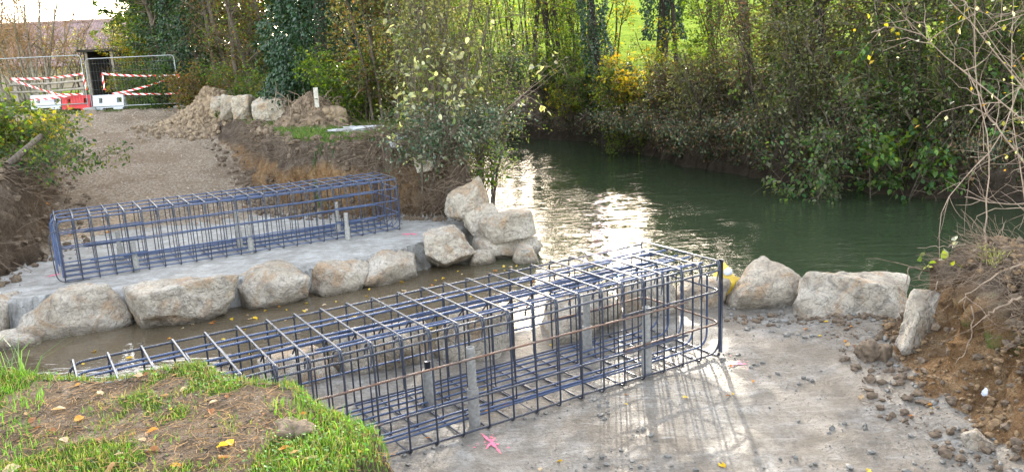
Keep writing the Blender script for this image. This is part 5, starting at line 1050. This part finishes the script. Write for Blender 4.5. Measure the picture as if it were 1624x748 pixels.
blades('grass_tuft', 'yellowish tuft on top of the right bank', 500, lambda x, y, z, zn, ds: (np.hypot(x - 4.35, y - 7.35) < .28) & (z > 1.05), 3.6, 4.4, 6.9, 7.8, .03, .10, .005, [(.30, .34, .10), (.40, .38, .16)], lean=.8)
# clover / broad weeds in the turf
def clover(n):
    x = rng.uniform(-3.4, -.2, n * 6); y = rng.uniform(2.2, 5, n * 6); z, zn, ds = ground_h(x, y); k = (z > 1.38) & (ds[1] > .3) & (zn['w_mud'] < rng.uniform(0, .9, len(x))) & (nz2(x, y, 2.0, 95) + rng.normal(size=len(x)) * .15 > .25); x, y, z = x[k][:n], y[k][:n], z[k][:n]
    c = np.stack([x, y, z + rng.uniform(.005, .03, len(x))], -1); v, f, kk = leaves(c, rng.uniform(.009, .019, len(x)), 1.2, None, .9, .1); g = Geo(); g.add(v, f, 0, np.repeat(np.array([(.09, .2, .05), (.13, .25, .07), (.17, .28, .09)])[rng.integers(0, 3, len(x))], kk, 0))
    link('clover', g.mesh('clover', M['grass'], False), kind='stuff', label='clover and broad weeds in the near turf', cat='ground cover')
clover(2600)
# bramble on the left bank
plant('bramble', 'yellow green bramble with serrated leaves at the left picture edge', 'bramble', onY(6, 230, 17)[0], 17, 1.3, r0=.01, stems=12, spread=.18, lean=(-.05, 0), n1=90, l1=.38, n2=300, l2=.22, nl=1100, ls=.11, pal=('lime', 'green', 'olive'), base_r=.6, t1=.05, grav=-.07, detail=1, aspect=.75, z=1.45)
plant('bramble', 'low green creepers and twigs along the left bank top', 'bramble', onY(60, 235, 16.0)[0], 16.0, .35, r0=.008, stems=22, spread=1.2, n1=120, l1=.5, n2=400, l2=.25, nl=2600, ls=.07, pal=('green', 'olive', 'ivy'), base_r=1.1, t1=.05, grav=-.07, z=1.45)
plant('bramble', 'dense dark bramble filling the far left bank behind the yellow one', 'bramble', onY(-30, 200, 18)[0], 18, .8, r0=.012, stems=26, spread=.8, n1=200, l1=.8, n2=800, l2=.35, nl=8000, ls=.085, pal=('green', 'olive', 'yellow'), base_r=1.5, t1=.02, grav=-.04, z=1.45)

# fallen leaves, one by one, sharing a few meshes
LC = {'yellow': [(.60, .40, .03), (.66, .48, .08)], 'brown': [(.26, .12, .05), (.34, .19, .09)], 'tan': [(.52, .40, .26), (.46, .34, .2)], 'orange': [(.55, .25, .05), (.48, .2, .05)]}
def leafmesh(kind, k):
    rs = np.random.default_rng(k + 40); n = 10; th = np.linspace(0, 2 * math.pi, n, endpoint=False); rad = (.5 + .5 * np.cos(th * .5) ** 2) * (1 + .35 * rs.uniform(-1, 1, n)) * .5
    V = np.stack([np.cos(th) * rad * 1.15, np.sin(th) * rad * .8, .12 * np.abs(np.sin(th)) + rs.uniform(-.07, .10, n)], -1); V = np.concatenate([[[0, 0, -.02]], V]); f = np.array([(0, i + 1, (i + 1) % n + 1) for i in range(n)])
    c = np.array(LC[kind][k % 2]); return mesh_np('fallen_leaf', V, [f], M['leaf_dry'], {'col': c * (1 + .2 * rs.uniform(-1, 1, (n + 1, 1)))}, False)
LM = {k: [leafmesh(k, i) for i in range(4)] for k in LC}
def put_leaf(x, y, kind, s, label, group, z=None):
    z = gz(x, y) if z is None else z; z_ = z
    o = link('fallen_leaf', random.choice(LM[kind]), None, label, 'leaf', group, None, (x, y, z + s * .06 + .004), (random.uniform(-.3, .3), random.uniform(-.3, .3), random.uniform(0, 6.28))); s *= .46 if (z_ > 1.2) else 1; o.scale = (s, s, s)
for (px, py, kd, s, lb) in [(245, 438, 0, 0, 0)][:0] + [(88, 645, 'tan', .15, 'cream curled leaf beside the left bright grass'), (60, 672, 'brown', .09, 'brown curled leaf at the left in green grass'), (78, 676, 'brown', .10, 'darker brown leaf right of the left curled one'), (102, 693, 'tan', .11, 'tan leaf on bare soil below the cream one'),
        (80, 706, 'yellow', .05, 'small yellow leaf in the left grass'), (158, 691, 'brown', .12, 'dark brown leaf lying alone on the bare soil'), (244, 710, 'brown', .15, 'upright folded brown leaf on the mud streak'), (218, 594, 'tan', .16, 'pale flat leaf lying on bare mud near the bank edge'), (244, 583, 'yellow', .07, 'golden leaf near the rubble crest'),
        (228, 694, 'tan', .08, 'faded leaf beside the folded brown one'), (350, 706, 'yellow', .12, 'bright yellow leaf in the weeds at lower middle'), (366, 702, 'yellow', .12, 'pale yellow leaf right of the bright one'), (352, 724, 'brown', .14, 'big rusty leaf under the yellow pair'), (281, 738, 'orange', .10, 'amber leaf at the bottom edge'), (175, 745, 'brown', .16, 'brown leaf cut by the bottom edge'),
        (22, 742, 'tan', .16, 'tan leaf at the bottom left corner'), (52, 744, 'brown', .12, 'brown leaf right of the bottom left corner'), (455, 712, 'orange', .12, 'orange leaf below the dark turf clod'), (465, 722, 'tan', .14, 'curled tan leaf under the orange one'), (560, 705, 'yellow', .06, 'yellow leaf pair at the turf edge, upper one'), (568, 713, 'yellow', .06, 'yellow leaf pair at the turf edge, lower one'),
        (550, 737, 'yellow', .07, 'thin yellow leaf in the edge grass near the bottom'), (530, 645, 'orange', .06, 'orange leaf caught in bright grass by the cage'), (418, 652, 'brown', .06, 'small brown leaf in the middle turf'), (270, 642, 'yellow', .05, 'tiny yellow leaf in the middle turf'), (498, 728, 'tan', .11, 'tan leaf on trampled soil near the bottom')]:
    P = onz(px, py, 1.5); put_leaf(P[0], P[1], kd, s, lb, 'fallen leaves on the near turf')
for i in range(46):
    for _ in range(50):
        x, y = random.uniform(-.8, 3.6), random.uniform(4.6, 9.3); u_, v_ = touv(x, y)
        if ground_h(np.array([x]), np.array([y]))[1]['w_con'][0] > .5: break
    put_leaf(x, y, random.choice(['yellow', 'yellow', 'tan', 'orange', 'brown']), random.uniform(.035, .075), 'small autumn leaf lying on the near concrete slab', 'fallen leaves on the near slab')
for i in range(90):
    u_ = random.uniform(-5.5, 1.8); v_ = random.choice([random.uniform(6.1, 6.75), random.uniform(2.6, 3.2), random.uniform(3, 6)]); x, y = uv2(u_, v_); g0 = gz(x, y)
    put_leaf(x, y, random.choice(['yellow', 'yellow', 'orange', 'tan']), random.uniform(.05, .10), 'yellow leaf floating by the stream boulders', 'leaves on the stream', z=max(WL - .002, g0))
for i in range(70):
    a_ = random.random(); x, y = (random.uniform(-13, -6.5), random.uniform(10, 18)) if a_ < .6 else (random.uniform(-7, -2), random.uniform(17.5, 22)); put_leaf(x, y, random.choice(['brown', 'orange', 'tan']), random.uniform(.08, .13), 'brown leaf on the far banks', 'leaves on the far banks')
# dark turf clods at the near edge
for (px, py, sx_, lb) in [(452, 668, .16, 'dark turf clod at the near grass edge, upper one'), (475, 682, .20, 'dark turf clod at the near grass edge, wider lower one'), (350, 564, .22, 'crumbly earth lump at the crest beside the cage bars'), (235, 572, .24, 'pale crumbly earth lump on the crest left of the cage bars')]:
    P = onz(px, py, 1.5); V = rock_verts((sx_, sx_ * .6, sx_ * .4), int(px), ICO4, .3, 10, 3); link('earth_clod', mesh_np('earth_clod', V, [ICO4[1]], M['clod' if px > 400 else 'heap']), None, lb, 'clod', 'earth clods on the turf', None, (P[0], P[1], gz(P[0], P[1]) + .01))

def litter(name, label, n, xl, xh, yl, yh, sel, L, r, mat):
    x = rng.uniform(xl, xh, n * 6); y = rng.uniform(yl, yh, n * 6); z, zn, ds = ground_h(x, y); k = sel(x, y, z, zn, ds); x, y, z = x[k][:n], y[k][:n], z[k][:n]; m = len(x)
    a = rng.uniform(0, 6.28, m); P = grow(np.stack([x, y, z + r * 2 + .002], -1), np.stack([np.cos(a), np.sin(a), rng.uniform(-.02, .12, m)], -1), L * rng.uniform(.3, 1, m), 2, .15)
    v, f = tubes(P, r * rng.uniform(.6, 1.3, m)[:, None] * np.ones((1, 3)), 3); g = Geo(); g.add(v, f); link(name, g.mesh(name, M[mat]), kind='stuff', label=label, cat='litter')
litter('dry_stems', 'dry grass stems lying over the trampled turf', 5200, -4, .2, 1.8, 5.3, lambda x, y, z, zn, ds: (z > 1.33) & (ds[1] > .15), .09, .0013, 'twig_tan')
litter('dry_stems', 'small dark twigs and root pieces on the trampled turf', 1500, -4, .2, 1.8, 5.3, lambda x, y, z, zn, ds: (z > 1.33) & (ds[1] > .15), .07, .0016, 'bark_dark')
litter('dry_stems', 'twig litter at the foot of the right bank', 900, 2.6, 4.6, 4, 9, lambda x, y, z, zn, ds: (ds[1] > -.5) & (ds[1] < .9), .12, .002, 'root')
clods('earth_crumbs', 'earth crumbs on the trampled turf', 2200, -4, .2, 1.8, 5.3, lambda x, y, z, zn, ds: (z > 1.3) & (zn['w_mud'] > .25) & (nz2(x, y, 1.7, 99) > -.3), .002, .012, 'clod', 3)
clods('earth_crumbs', 'crumbly soil clinging to the right bank', 4500, 3.3, 6.0, 3.6, 9, lambda x, y, z, zn, ds: (ds[1] > .0) & (ds[1] < 1.2) & (nz2(x, y, 2.2, 98) > -.35), .003, .035, 'heap_ochre', 4)
clods('grit', 'fine grit on the near concrete', 2600, -1.2, 3.9, 3.2, 9.5, lambda x, y, z, zn, ds: (zn['w_con'] > .5) & (nz2(x, y, 2.0, 97) > -.2), .002, .009, 'clod_grey', 2)

clods('earth_lumps', 'larger earth lumps sticking out of the right bank', 110, 3.3, 5.6, 3.8, 8.6, lambda x, y, z, zn, ds: (ds[1] > .05) & (ds[1] < 1.1), .02, .07, 'heap_ochre', 2.5, ICO1, 0)
clods('earth_lumps', 'dark lumps of turf and soil under the top of the right bank', 110, 3.5, 5.6, 4.2, 8.6, lambda x, y, z, zn, ds: (z > .75) & (ds[1] < 1.4) & (ds[1] > .2), .02, .08, 'clod', 2.5, ICO1, 0)
clods('mud_clods', 'mud and stones heaped along the foot of the right boulders', 300, 2.4, 4.3, 7.9, 9.3, lambda x, y, z, zn, ds: (np.abs(y - (9.05 - .22 * (x - 2.6))) < .22 + .12 * nz2(x, y, 3, 5)), .006, .045, 'clod', 3)
for lb, pts, r_, sd_ in [('bare stem slanting down to the water left of the pale trunk', [(1075, 120, 25.5), (1130, 175, 25), (1180, 245, 24.2)], .03, 3), ('second bare stem slanting below the field gap', [(1040, 100, 26.5), (1100, 160, 26), (1160, 232, 24.8)], .025, 2), ('curved bare stem arching over the dark bank', [(1190, 240, 23), (1215, 150, 22.8), (1290, 90, 22.5), (1370, 70, 22)], .022, 5),
        ('long thin stem arching across the thicket to the right', [(1240, 250, 21.5), (1270, 170, 21.3), (1340, 110, 21), (1430, 95, 20.5)], .02, 6), ('leaning stem crossing the three dark trunks', [(1480, 270, 18.6), (1440, 180, 18.8), (1400, 90, 19), (1385, -10, 19)], .03, 4), ('fallen stem lying down the bank in the middle', [(1225, 130, 22), (1275, 200, 21.2), (1330, 262, 20.4)], .03, 3),
        ('thin stem bending left out of the far thicket', [(1330, 250, 20), (1310, 180, 20), (1255, 120, 20.2), (1190, 105, 20.4)], .018, 6), ('upright pale stem right of the big leaved bush', [(1508, 275, 18.2), (1512, 180, 18.2), (1500, 60, 18.3), (1505, -20, 18.3)], .028, 4)]: root_thing(lb, pts, r_, 'leaning_branch', 'branch', 'bark_pale', sd_)

for i in range(34):
    x, y = random.uniform(-2.9, -.5), random.uniform(2.9, 4.4)
    if gz(x, y) > 1.35: put_leaf(x, y, random.choice(['brown', 'tan', 'brown', 'orange']), random.uniform(.06, .13), 'small dry leaf fragment lying in the near turf', 'dry leaf fragments on the near turf')
